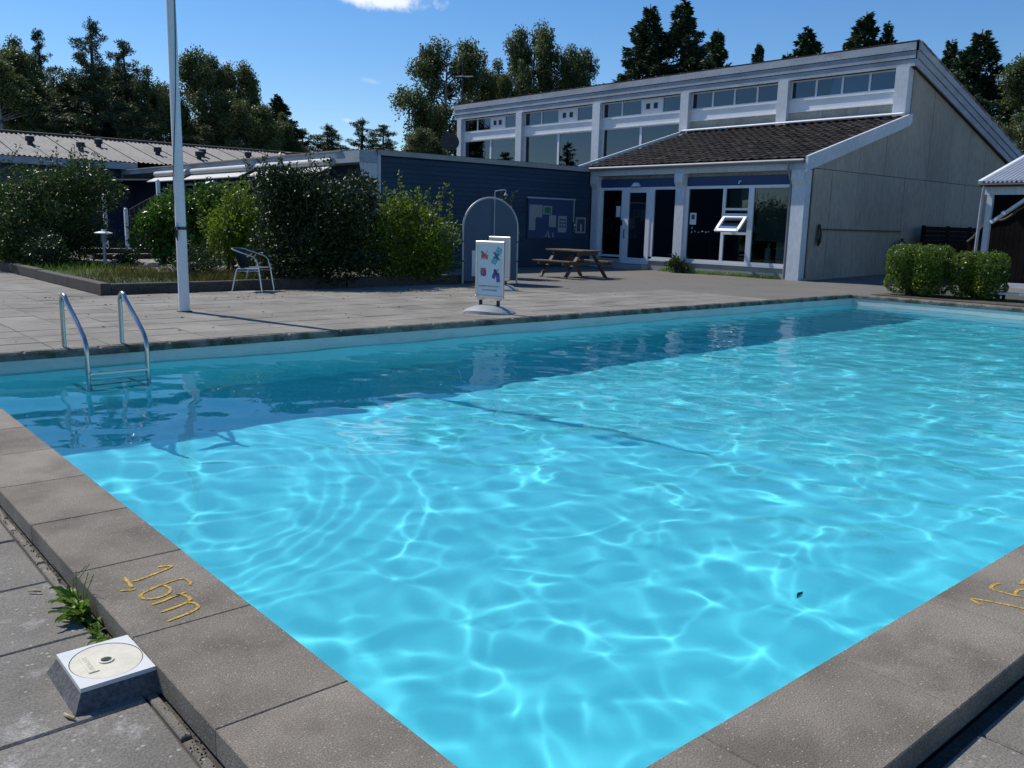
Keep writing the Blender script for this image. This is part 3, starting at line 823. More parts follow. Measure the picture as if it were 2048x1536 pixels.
vs = thing('water_dispenser', 'tall pale cylinder standing behind the rightmost ground floor window', 'dispenser', (23.1, 14.85, .2))
MB().lathe([(.09, 0), (.09, .62), (.07, .66)], (23.1, 14.85, .2)).build('body', CABIN, vs, True); MB().tube([(23.1, 14.85, .86), (23.1, 14.85, .95), (23.1, 14.78, 1.0)], .02).build('tap', WHITE, vs)
tb = thing('indoor_table', 'thin pale table behind the glass below the open sash', 'table', (23.4, 15.4, .2))
MB().box((23.1, 14.95, .86), (23.9, 16.1, .89)).build('tabletop', PINEW, tb)
for x, y in ((23.15, 15.0), (23.85, 15.0), (23.15, 16.05), (23.85, 16.05)): MB().box((x - .02, y - .02, .2), (x + .02, y + .02, .86)).build('leg', PINEW, tb)
ch = thing('indoor_chair', 'wooden chair with slatted back standing behind the large window', 'chair', (23.2, 16.6, .2))
c_ = MB()
for y in (16.35, 16.9): MB().box((23.0, y - .025, .2), (23.05, y + .025, 1.12)).build('leg', PINEW, ch); MB().box((23.45, y - .025, .2), (23.5, y + .025, .6)).build('leg', PINEW, ch)
for y in (16.45, 16.55, 16.65, 16.75): MB().box((23.01, y - .012, .62), (23.03, y + .012, 1.07)).build('slat', PINEW, ch)
MB().box((22.99, 16.33, 1.07), (23.05, 16.92, 1.13)).build('top_rail', PINEW, ch); MB().box((22.98, 16.33, .58), (23.52, 16.92, .62)).build('seat', PINEW, ch)

# things leaning on and hanging from the grey end wall
hs_ = thing('hose_bundle', 'dark hose bundle hanging on the grey end wall', 'hose', (23.12, 13.25, 1.3))
hb = MB()
for k in range(5):
    o = random.uniform(-.03, .03); hb.tube([(23.14 + o, 13.26, 1.58), (23.16 + o * 1.6, 13.22, 1.35), (23.10 + o * 2, 13.2, 1.1), (23.06 + o, 13.22, .98), (23.04 + o, 13.24, 1.15), (23.10, 13.27, 1.56)], .022, 6)
hb.build('hose', BLACK, hs_, True); MB().tube([(23.14, 13.31, 1.56), (23.14, 13.22, 1.56)], .015).build('hook', BLACK, hs_)
rb = thing('rounded_board', 'pale rounded board leaning on the grey wall behind the hedge', 'board', (28.0, 13.1, .1))
el = [(28.05 + .48 * math.cos(t), .55 + .60 * math.sin(t)) for t in [2 * math.pi * k / 28 for k in range(28)]]
MB().prism(el, 1, 13.16, 13.19).build('board', GREYP, rb)
MB().tube([(x, 13.15, z) for x, z in el[2:26]], .02, 6).build('rim', BLACK, rb); MB().tube([(28.05, 13.15, 1.12), (28.05, 13.14, 1.22)], .05, 6).build('handle', BLACK, rb)

# ------------------------------------------------------------------ blue timber annex
AX, AY = 13.67, 21.57
ann = thing('timber_annex', 'low annex with blue board wall towards the deck and white fascia on its left side', 'building', (18, 25, 0))
c = MB(); c.box((AX + .05, AY + .05, -.1), (22.45, 42, 3.2)); c.box((22.45, AY + .15, -.1), (28.0, 42, 3.2)); c.build('wall', DARKIN, ann)
z = 0.02; pitch = 0.1365
while z < 3.16:
    zz = min(z + pitch, 3.2)
    MB().add([(AX + .07, AY - .004, zz), (AX + .07, AY - .028, z), (22.30, AY - .028, z), (22.30, AY - .004, zz), (AX + .07, AY + .03, zz), (AX + .07, AY + .03, z), (22.30, AY + .03, z), (22.30, AY + .03, zz)],
             [(0, 1, 2, 3), (1, 5, 6, 2), (0, 4, 5, 1), (3, 2, 6, 7), (0, 3, 7, 4)]).build('cladding_board', BLUE, ann)
    z = zz
MB().box((AX - .02, AY - .05, 0), (AX + .06, AY + .05, 3.2)).build('corner_trim', WOODW, ann)
rf_ = MB(); rf_.box((AX - .1, AY - .06, 3.30), (28.0, 42.0, 3.36)); rf_.build('roof', FELT, ann)
MB().box((AX - .04, AY - .075, 3.205), (22.35, AY - .04, 3.345)).build('roof_edge', PLINTH, ann)
# left side: stepped white fascia and cladding, windows
MB().box((AX - .62, AY - .02, 2.98), (AX - .02, 42, 3.30)).build('fascia_board', FASC, ann)
MB().prism([(AX - .66, 3.30), (AX + .2, 3.36), (AX + .2, 3.40), (AX - .66, 3.345)], 1, AY + .9, 42).build('verge_sheet', CORR, ann)
MB().prism([(AX - .5, 2.62), (AX - .02, 2.55), (AX - .02, 2.975), (AX - .58, 2.975)], 1, AY - .01, AY + .06).build('end_board', WOODW, ann)
MB().box((AX - .02, AY + .06, 0), (AX + .05, 42, 2.98)).build('side_wall', BLUEB, ann)
for ya, yb, za, zb in ((25.2, 27.2, .9, 2.3), (29.6, 30.9, .9, 2.66), (31.0, 32.2, .9, 2.66), (32.3, 34.2, .9, 2.66), (35.0, 36.0, .6, 2.66), (36.6, 37.6, .6, 2.66)):
    m = MB(); t = .07
    m.box((AX - .06, ya, za), (AX - .02, ya + t, zb)); m.box((AX - .06, yb - t, za), (AX - .02, yb, zb)); m.box((AX - .06, ya, zb - t), (AX - .02, yb, zb)); m.box((AX - .06, ya, za), (AX - .02, yb, za + t))
    m = m.build('window_frame', FRAMEW, ann)
    MB().box((AX - .045, ya + t, za + t), (AX - .035, yb - t, zb - t)).build('pane', GLASSU, m)
for ya, yb in ((22.8, 27.7), (28.3, 33.3), (33.8, 37.2)):
    m = MB(); m.tube([(AX - .75, ya, 3.02), (AX - .75, yb, 3.02)], .11, 12); m = m.build('awning', AWN, ann, True)
    MB().add([(AX - .72, ya + .05, 2.93), (AX - 1.15, ya + .05, 2.72), (AX - 1.15, yb - .05, 2.72), (AX - .72, yb - .05, 2.93), (AX - .72, ya + .05, 2.90), (AX - 1.15, ya + .05, 2.69), (AX - 1.15, yb - .05, 2.69), (AX - .72, yb - .05, 2.90)],
             [(0, 1, 2, 3), (7, 6, 5, 4), (1, 5, 6, 2), (0, 4, 5, 1), (3, 2, 6, 7)]).build('valance', AWN, m)
m = MB(); m.add([(AX - .4, 37.6, 3.15), (AX - 3.6, 37.6, 2.75), (AX - 3.6, 41.6, 2.75), (AX - .4, 41.6, 3.15), (AX - .4, 37.6, 3.12), (AX - 3.6, 37.6, 2.72), (AX - 3.6, 41.6, 2.72), (AX - .4, 41.6, 3.12)], [(0, 1, 2, 3), (7, 6, 5, 4), (0, 4, 5, 1), (3, 2, 6, 7)])
m = m.build('open_awning', DAWN, ann); MB().bar((AX - 3.62, 37.5, 2.74), (AX - 3.62, 41.7, 2.74), .08, .12).build('front_bar', AWN, m); MB().bar((AX - .4, 37.8, 2.85), (AX - 3.5, 37.8, 2.7), .04, .06).build('arm', AWN, m)

# notice board and small frame on the blue wall
nb = thing('notice_board', 'blue notice board with white papers on the blue board wall', 'notice board', (20.5, 21.5, 1.6))
MB().box((19.35, AY - .075, 0.93), (21.42, AY - .032, 2.22)).build('board', BLUEB, nb)
fm = MB(); fm.box((19.3, AY - .10, 2.22), (21.5, AY - .03, 2.27)); fm.box((21.42, AY - .10, 1.5), (21.46, AY - .03, 2.22)); fm.build('frame', GALV, nb)
for x0, x1, z0, z1 in ((19.40, 19.98, 1.62, 2.02), (19.40, 19.68, 1.20, 1.62), (20.02, 20.42, 1.72, 2.0), (20.30, 20.62, 1.31, 1.70), (20.72, 21.12, 1.14, 1.68)):
    MB().box((x0, AY - .083, z0), (x1, AY - .077, z1)).build('paper', NPAPER, nb)
MB().box((20.08, AY - .087, 1.76), (20.36, AY - .084, 1.96)).build('photo_print', GREENP, nb)
pr = MB()
for i in range(3):
    for k in range(3): pr.box((20.78 + i * .115, AY - .087, 1.30 + k * .115), (20.85 + i * .115, AY - .084, 1.37 + k * .115))
pr.build('printed_symbols', INK, nb)
pl = MB(); pl.add([(20.02, AY - .08, .95), (20.14, AY - .08, 1.0), (20.24, AY - .08, 1.18), (20.2, AY - .08, 1.0)], [(0, 1, 2, 3)]); pl.add([(20.3, AY - .08, .95), (20.36, AY - .08, .97), (20.26, AY - .08, 1.2), (20.24, AY - .08, 1.16)], [(0, 1, 2, 3)])
pl.add([(20.48, AY - .08, .97), (20.54, AY - .08, .98), (20.5, AY - .08, 1.14), (20.47, AY - .08, 1.12)], [(0, 1, 2, 3)]); pl.build('printed_mark', NPAPER, nb)
fs_ = thing('framed_sign', 'small framed picture sign on the blue wall beside the notice board', 'sign', (21.85, 21.5, 1.4))
MB().box((21.58, AY - .07, 1.12), (22.06, AY - .03, 1.66)).build('frame', GREYP, fs_); MB().box((21.64, AY - .078, 1.18), (22.0, AY - .072, 1.60)).build('picture', INK, fs_); MB().box((21.8, AY - .084, 1.2), (21.84, AY - .080, 1.42)).build('printed_mark', PAPER, fs_)
ls = thing('round_sign', 'small green sign with pale symbol between notice board and framed picture', 'sign', (21.4, 21.5, 1.4))
MB().box((21.48, AY - .065, 1.15), (21.57, AY - .032, 1.55)).build('plate', GREENP, ls); MB().box((21.495, AY - .072, 1.36), (21.555, AY - .068, 1.43)).build('symbol', PAPER, ls)

# ------------------------------------------------------------------ corrugated roof house
HY = 42.2
ho = thing('blue_house', 'long low blue house with pale corrugated roof behind the shrubs', 'building', (10, 45, 0))
MB().box((-8, HY, -.1), (27, 52, 3.45)).build('wall', BLUEB, ho)
z = .1
m = MB()
MB().box((-9, HY - .75, 3.36), (13.6, HY - .69, 3.66)).build('fascia_board', FASC, ho)
HS = math.atan2(5.0 - 3.68, 47.2 - (HY - .8)); hl_ = math.hypot(5.0 - 3.68, 47.2 - (HY - .8))
cm = MB(); vs = []; nw = 24
for t in (0, .5, 1):
    for k in range(nw + 1):
        vs.append((1.2 * k / nw, t * hl_, .028 * math.sin(2 * math.pi * 6 * k / nw)))
n1 = nw + 1
cm.add(vs, [(r_ * n1 + i, r_ * n1 + i + 1, (r_ + 1) * n1 + i + 1, (r_ + 1) * n1 + i) for r_ in range(2) for i in range(nw)])
cme = cm.mesh('roof_sheet', CORR)
for i in range(29):
    x = -8 + 1.2 * i
    inst('roof_sheet', cme, ho, (x, HY - .8, 3.70 + i * .0 + random.uniform(0, .006)), (HS, rad(1.6), random.uniform(-.003, .003)))
MB().tube([(-8.2, 47.2, 5.04), (27, 47.2, 5.04)], .09, 8).build('ridge_cap', SLEEP, ho)
MB().add([(-8, 47.2, 5.0), (27, 47.2, 5.0), (27, 53, 3.5), (-8, 53, 3.5)], [(0, 1, 2, 3)]).build('back_roof', CORR, ho)
roofz = lambda y: 3.70 + (y - (HY - .8)) * math.tan(HS)
for x, y in ((9.95, 44.3), (11.85, 43.6), (13.0, 44.9), (15.35, 43.8), (17.2, 43.4), (17.7, 44.2), (20.2, 44.4), (22.9, 45.2)):
    v = MB(); zz = roofz(y); v.lathe([(.12, -.1), (.12, .12), (.19, .13), (.19, .30), (.10, .33)], (x, y, zz), 8); v = v.build('roof_vent', BLACK, ho, True)
    MB().lathe([(.20, 0), (.21, .025), (.1, .05)], (x, y, zz + .32), 8).build('cap', GREYP, v, True)
wf3 = MB(); wf3.box((7.3, HY - .06, 1.35), (8.75, HY - .01, 1.45)); wf3.box((7.3, HY - .06, 2.05), (8.75, HY - .01, 2.15)); wf3.box((8.65, HY - .06, 1.45), (8.75, HY - .01, 2.05)); wf3.box((7.3, HY - .06, 1.88), (8.65, HY - .01, 1.93)); wf3 = wf3.build('window_frame', FRAMEW, ho)
MB().box((7.3, HY - .03, 1.45), (8.65, HY - .02, 2.05)).build('pane', GLASSU, wf3)
# satellite dish and aerial
sd = thing('satellite_dish', 'dark satellite dish on the flat annex roof by the high windows', 'satellite dish', (21.0, 28.0, 3.36))
dsh = MB(); prof = [(0.02, 0), (.15, .02), (.28, .06), (.36, .10)]
dsh.lathe(prof + [(.37, .10), (.29, .04), (.02, -.02)], (0, 0, 0), 20); R = Matrix.Rotation(rad(68), 3, 'X'); R = Matrix.Rotation(rad(-30), 3, 'Z') @ R
dsh.v = [tuple(R @ Vector(v) + Vector((21.0, 28.0, 4.42))) for v in dsh.v]; dsh.build('dish', SLEEP, sd, True)
MB().tube([(21.0, 28.05, 3.36), (21.0, 28.08, 4.4)], .03).build('mast', SLEEP, sd); MB().tube([(21.0, 28.0, 4.2), (20.85, 27.6, 4.3)], .015).build('arm', SLEEP, sd)
an = thing('aerial', 'thin television aerial rising at the left end of the high roof', 'aerial', (28.7, 37.2, 0))
MB().tube([(28.7, 37.2, 0), (28.7, 37.2, 9.6)], .03).build('mast', BLACK, an)
MB().tube([(28.3, 37.2, 8.75), (29.3, 37.2, 8.85)], .012).build('boom', WHITE, an)
for k in range(6): MB().tube([(28.4 + k * .16, 36.95, 8.76 + k * .016), (28.4 + k * .16, 37.45, 8.76 + k * .016)], .008, 5).build('element', WHITE, an)

# ------------------------------------------------------------------ planting bed, path, fences
bed = MB()
bed.add([(4.75, 16.3, .12), (13.6, 16.3, .06), (13.6, 41, .06), (4.6, 41, .12), (4.75, 16.3, -.1), (13.6, 16.3, -.1), (13.6, 41, -.1), (4.6, 41, -.1)], [(0, 1, 2, 3), (0, 4, 5, 1), (3, 7, 4, 0)])
bed.build('planting_bed', SOIL, kind='structure')
be = thing('bed_edging', 'dark timber sleepers edging the planting bed along the deck', 'edging', (4.7, 16.2, 0))
y = 16.14
for k, l in enumerate((2.1, 2.4, 2.4, 2.4, 2.4, 2.4)):
    MB().box((4.56 - .0 * k, y, -.05), (4.74, y + l - .02, .20 + random.uniform(-.015, .01)), ch=.012).build('sleeper', SLEEP, be); y += l
x = 4.75
for l in (2.3, 2.4, 2.3, 2.0):
    MB().box((x, 16.14, -.05), (x + l - .02, 16.30, .195 + random.uniform(-.012, .01)), ch=.012).build('sleeper', SLEEP, be); x += l
pth = MB().box((6.6, 19.6, .0), (9.6, 36, .122)).build('garden_path', JOINT, kind='structure')
pm_ = MB().box((0, 0, 0), (.96, .58, .04), ch=.008).mesh('path_slab', TILE)
for i in range(3):
    for j in range(26): inst('path_slab', pm_, pth, (6.65 + .98 * i, 19.65 + .6 * j, .118 + random.uniform(0, .006)))
st = thing('garden_steps', 'low timber garden steps on the path behind the bollard lamp', 'steps', (8.2, 25.8, .15))
for k, y in enumerate((25.6, 26.3)): MB().box((7.1, y, .12), (9.4, y + .12, .30 + .12 * k)).build('riser', SLEEP, st); MB().box((7.1, y + .125, .12), (9.4, y + .7, .29 + .12 * k)).build('tread', TILE, st)

fe = thing('garden_fence', 'dark garden fence with curved top and white posts beside the annex', 'fence', (11, 29, 0))
for x0, x1, f in ((9.2, 11.2, lambda t: 1.55 + .75 * math.sin(t * math.pi / 2)), (11.35, 13.5, lambda t: 2.32 + .06 * math.sin(t * math.pi))):
    n = 14
    for k in range(n):
        xa = x0 + (x1 - x0) * k / n; xb = x0 + (x1 - x0) * (k + 1) / n - .012; h1, h2 = f(k / n), f((k + 1) / n)
        MB().prism([(xa, .08), (xb, .08), (xb, h2), (xa, h1)], 1, 29.0, 29.03).build('fence_board', DARKW, fe)
for x, y, h in ((9.05, 28.9, 1.52), (10.1, 28.95, 2.45), (11.9, 28.9, 2.5), (8.75, 30.0, 1.95)):
    p = MB(); p.box((x - .05, y - .05, .06), (x + .05, y + .05, h)); p = p.build('post', WHITE, fe); MB().lathe([(.06, 0), (.06, .03), (.02, .07)], (x, y, h), 8).build('cap', WHITE, p)
rp = MB(); rp.tube([(9.05, 28.9, 1.3), (9.3, 28.95, 1.35), (9.6, 28.97, 1.55), (9.95, 28.97, 1.7)], .025); rp.build('hand_rail', DARKW, fe)

# right: low board fence near the end wall, curved fence under the shelter
lf = thing('board_fence', 'low dark horizontal board fence in front of the grey end wall', 'fence', (32, 12.9, 0))
for k in range(10): MB().box((29.0, 12.86, .14 + k * .15), (34.6, 12.90, .14 + k * .15 + .138)).build('fence_board', SHADEW, lf)
for x in (29.05, 30.9, 32.7, 34.5): MB().box((x - .05, 12.905, .05), (x + .05, 12.99, 1.66)).build('post', SHADEW, lf)
cf = thing('curved_fence', 'dark fence panel with wavy pale top rail under the metal roofed shelter', 'fence', (25.6, 9, 0))
prof = [(10.12, 1.20), (9.98, 1.33), (9.86, 1.5), (9.75, 1.64), (9.62, 1.74), (9.45, 1.79), (9.30, 1.80), (9.2, 1.84), (9.08, 1.93), (8.95, 2.06), (8.80, 2.15), (8.62, 2.2), (8.4, 2.2), (8.1, 2.1), (7.8, 1.95)]
for (ya, za), (yb, zb) in zip(prof[:-1], prof[1:]):
    MB().prism([(ya, .05), (yb + .008, .05), (yb + .008, zb - .02), (ya, za - .02)], 0, 25.5, 25.53).build('fence_board', SHADEW, cf)
MB().tube([(25.5, y, z) for y, z in prof], .032, 8).build('top_rail', PINEW, cf)
MB().box((25.53, 7.6, .05), (25.6, 10.1, 1.1)).build('rail', SHADEW, cf)
MB().box((29.2, 3.0, 0), (29.3, 11.1, 2.9)).build('shade_backdrop', SHADEW, None, label='added dark shade screen deep under the metal roofed shelter', cat='backdrop', org=(29.25, 8, 0))  # added dark sheet stands in for the deep shade beneath the shelter roof

# shelter with corrugated metal roof
sh = thing('shelter', 'open white timber shelter with pale corrugated metal roof at right edge', 'shelter', (25, 7, 0))
sx, sy, sz = 25.0, 9.72, 2.72
pit = rad(16.4)
cm = MB(); vs = []; wv = 16
for t in (0, 5.2):
    for k in range(wv * 2 + 1):
        vs.append((t * math.cos(pit), -.9 * (k + (.25 if k % 2 else 0)) / (wv * 2), t * math.sin(pit) + (.06 if k % 4 in (1, 2) else -.0)))
n1 = wv * 2 + 1
cm.add(vs, [(i, i + 1, n1 + i + 1, n1 + i) for i in range(n1 - 1)]); cme = cm.mesh('roof_sheet', GALVR)
for k in range(8): inst('roof_sheet', cme, sh, (sx - .1, sy - .04 - .9 * k, sz + .03 + .004 * (k % 2)))
MB().bar((sx - .14, sy + .01, sz + .045), (sx - .1 + 5.2 * math.cos(pit), sy + .01, sz + .05 + 5.2 * math.sin(pit)), .10, .09, up=(-math.sin(pit), 0, math.cos(pit))).build('verge_board', WHITE, sh)
MB().box((sx + .05, 2.5, sz - .27), (sx + .13, sy - .05, sz - .03)).build('eave_beam', WOODW, sh)
g_ = MB(); g_.tube([(sx - .12, 2.5, sz - .02), (sx - .12, sy - .02, sz - .02)], .05, 8); g_.build('gutter', BLACK, sh, True)
g_ = MB(); g_.tube([(sx - .12, sy - .1, sz - .04), (sx - .12, sy - .1, sz - .22), (sx - .02, sy - .05, sz - .40), (sx - .02, sy - .05, sz - .5), (sx - .02, sy - .03, 0)], .042, 8); g_.build('downpipe', GALV, sh, True)
for yy in (9.50, 5.9, 2.6): MB().box((sx + .03, yy - .07, 0), (sx + .16, yy + .07, sz - .272)).build('post', WOODW, sh); MB().box((sx + 3.9, yy - .07, 0), (sx + 4.05, yy + .07, sz + 1.05)).build('post', WOODW, sh)
MB().bar((sx + .10, 9.42, 1.72), (sx + .10, 8.45, 2.48), .07, .15, up=(1, 0, 0)).build('brace', WOODW, sh)
MB().bar((sx + .055, 9.13, 1.95), (sx + .055, 9.07, 1.998), .09, .17, up=(1, 0, 0)).build('brace_plate', WHITE, sh)
MB().bar((sx + .055, 9.40, 1.735), (sx + .055, 9.36, 1.767), .09, .13, up=(1, 0, 0)).build('brace_plate', WHITE, sh)
MB().bar((sx + .10, sy - .25, sz - .03), (sx + 4.9, sy - .25, sz - .03 + 4.8 * math.tan(pit)), .06, .14).build('rafter', WOODW, sh)

bn = thing('white_bench', 'low white slatted bench beside the rounded hedge at right edge', 'bench', (20.5, 6.6, 0))
for x in (20.16, 20.3, 20.44): MB().box((x, 5.2, .15), (x + .11, 7.42, .185), ch=.006).build('slat', WHITE, bn)
for y in (5.6, 7.25):
    for x in (20.2, 20.5): MB().box((x - .02, y - .03, -.01), (x + .02, y + .03, .148)).build('leg', BLACK, bn)
for k, (x, y0, y1) in enumerate(((25.1, 8.0, 9.42), (28.2, 9.3, 10.9))):
    MB().box((x, y0, -.02), (x + .14, y1, .16)).build('timber_step', WOODW, None, label=('nearer pale step edge in the dark area behind the right hedge', 'farther pale step edge beside the curved fence foot')[k], cat='step', group='pale step edges by the shelter', org=(x, (y0 + y1) / 2, 0))

# ------------------------------------------------------------------ flagpole, lamp, chair, shower, signs, table
fp = thing('flagpole', 'tall white flagpole standing on the deck near the pool edge', 'flagpole', (4.8, 12.9, 0))
MB().tube([(4.80, 12.90, -.02), (4.80, 12.90, 1.5), (4.80, 12.90, 4.2), (4.80, 12.90, 7.0), (4.80, 12.90, 8.1)], [.078, .074, .064, .052, .045], 20).build('pole', WHITE, fp, True)
MB().lathe([(.02, 0), (.07, .04), (.075, .09), (.02, .14)], (4.8, 12.9, 8.1), 14).build('finial', WHITE, fp, True)
MB().lathe([(.11, -.02), (.11, .004), (.085, .012)], (4.8, 12.9, 0), 18).build('foot_collar', SOIL, fp)
rp = MB(); pts = []
for k in range(100):
    t = k / 99; z = 1.25 + 6.7 * t; a = 2.2 + 6.5 * t + .5 * math.sin(7 * t); r_ = .083 - .02 * t
    pts.append((4.8 + r_ * math.cos(a), 12.9 + r_ * math.sin(a), z))
rp.tube(pts, .006, 6)
for zz in (1.20, 1.215, 1.23): rp.tube([(4.8 + .083 * math.cos(t), 12.9 + .083 * math.sin(t), zz) for t in [2 * math.pi * k / 20 for k in range(21)]], .007, 6)
rp.build('halyard', ROPE, fp)
kn = MB()
for k in range(4): kn.tube([(4.73, 12.86, 1.26), (4.69 + .01 * k, 12.83, 1.22), (4.695 + .008 * k, 12.83, 1.10 - .02 * k), (4.73, 12.86, 1.16), (4.725, 12.86, 1.24)], .007, 6)
kn.build('rope_knot', ROPE, fp); MB().tube([(4.73, 12.85, 1.15), (4.71, 12.83, 1.2), (4.73, 12.85, 1.3)], .01).build('cleat', GALV, fp)

lp = thing('bollard_lamp', 'slim grey garden bollard lamp with flat disc shade in the bed', 'lamp', (6.5, 22.5, .1))
MB().tube([(6.5, 22.5, .05), (6.5, 22.5, .72)], .04, 10).build('post', GALV, lp, True); MB().tube([(6.5, 22.5, .72), (6.5, 22.5, .92)], .06, 12).build('lens', GREYP, lp, True)
MB().lathe([(.20, 0), (.21, .02), (.10, .055), (.05, .06), (.05, .09), (.02, .10)], (6.5, 22.5, .92), 20).build('shade', WHITE, lp, True)
for k in range(3): MB().lathe([(.075, 0), (.08, .008), (.06, .012)], (6.5, 22.5, .745 + .05 * k), 14).build('louvre', GALV, lp, True)

cd = math.atan2(-.42, .38)
chr_ = thing('garden_chair', 'aluminium tube armchair with dark seat at the edge of the planting bed', 'chair', (7.29, 15.98, 0), cd, local=True)
for s in (-1, 1):
    MB().tube([(.30, .29 * s, 0), (.24, .28 * s, .44), (.20, .28 * s, .60), (.14, .28 * s, .66), (-.16, .27 * s, .75), (-.28, .25 * s, .79)], .0145, 10).build('arm_and_front_leg', ALU, chr_, True)
    MB().tube([(-.30, .29 * s, 0), (-.20, .27 * s, .41), (-.17, .26 * s, .44)], .0145, 10).build('leg', ALU, chr_, True)
    MB().tube([(.235, .265 * s, .44), (-.18, .26 * s, .43)], .012, 8).build('seat_rail', ALU, chr_, True)
    MB().tube([(.26, .27 * s, .40), (-.19, .265 * s, .385)], .008, 6).build('stretcher', ALU, chr_, True)
MB().tube([(-.28, -.25, .79), (-.325, -.17, .80), (-.34, 0, .803), (-.325, .17, .80), (-.28, .25, .79)], .0145, 10).build('back_rail', ALU, chr_, True)
MB().tube([(.237, -.27, .44), (.237, .27, .44)], .012, 8).build('front_rail', ALU, chr_, True)
sm = MB(); sm.box((-.18, -.255, .425), (.23, .255, .437)); sm.build('seat', BLACK, chr_)
bm = MB(); vs = []
for k in range(9):
    t = -1 + k / 4; yy = .24 * t; xx = -.335 + .06 * t * t; vs += [(xx, yy, .78), (xx + .12, yy, .47)]
bm.add(vs, [(2 * i, 2 * i + 1, 2 * i + 3, 2 * i + 2) for i in range(8)]); bm.build('backrest', BLACK, chr_)

shd = Vector((1.353, -.357, 0)).normalized(); shn = Vector((shd.y, -shd.x, 0))     # shn points to the pool
if shn.y > 0: shn = -shn
so_ = thing('outdoor_shower', 'outdoor shower with dark blue arched board in a pale tube frame', 'shower', (13.13, 15.87, 0), math.atan2(shd.y, shd.x), local=True)
arc = [(-.70, 0.0), (-.70, .6), (-.70, 1.28)] + [(-.70 * math.cos(t), 1.28 + .70 * math.sin(t)) for t in [math.pi * k / 24 for k in range(1, 24)]] + [(.70, 1.28), (.70, .6), (.70, 0.0)]
MB().prism([(x * .98, max(z, .06)) for x, z in arc], 1, -.012, .012).build('board', SHOWB, so_)
MB().tube([(x, 0, z - .01) for x, z in arc], .024, 10).build('tube_frame', GALV, so_, True)
for sx_ in (-.7, .7):
    for z in (.95, .5): MB().tube([(sx_, 0, z), (sx_, 0, z + .03)], .03, 10).build('clip', BLACK, so_)
MB().tube([(.06, -.06, .98), (.06, -.06, 2.10), (.07, -.07, 2.125), (.26, -.16, 2.16), (.28, -.17, 2.15), (.285, -.175, 2.10)], .013, 8).build('riser_pipe', GALV, so_, True)
MB().lathe([(.045, 0), (.045, .015), (.015, .06)], (.285, -.175, 2.03), 12).build('shower_head', GALV, so_, True)
MB().box((.02, -.09, .90), (.10, -.012, .98)).build('tap', BLACK, so_); MB().tube([(.06, -.09, .94), (.06, -.13, .94)], .02, 8).build('tap_handle', GALV, so_)
MB().box((-.48, -.03, .17), (-.14, -.015, .76)).build('white_panel', PAPER, so_)


def text_obj(body, size, material, parent, mtx, name='lettering'):
    cu = bpy.data.curves.new('lettering', 'FONT'); cu.body = body; cu.size = size; cu.align_x = 'CENTER'; cu.extrude = 0.0003; cu.resolution_u = 2
    t = bpy.data.objects.new('tmp', cu); COL.objects.link(t)
    bpy.context.view_layer.update()
    me = bpy.data.meshes.new_from_object(t.evaluated_get(bpy.context.evaluated_depsgraph_get())); bpy.data.objects.remove(t)
    me.materials.clear(); me.materials.append(material); me.name = name
    o = bpy.data.objects.new(name, me); COL.objects.link(o); o.parent = parent; o.matrix_local = mtx
    return o


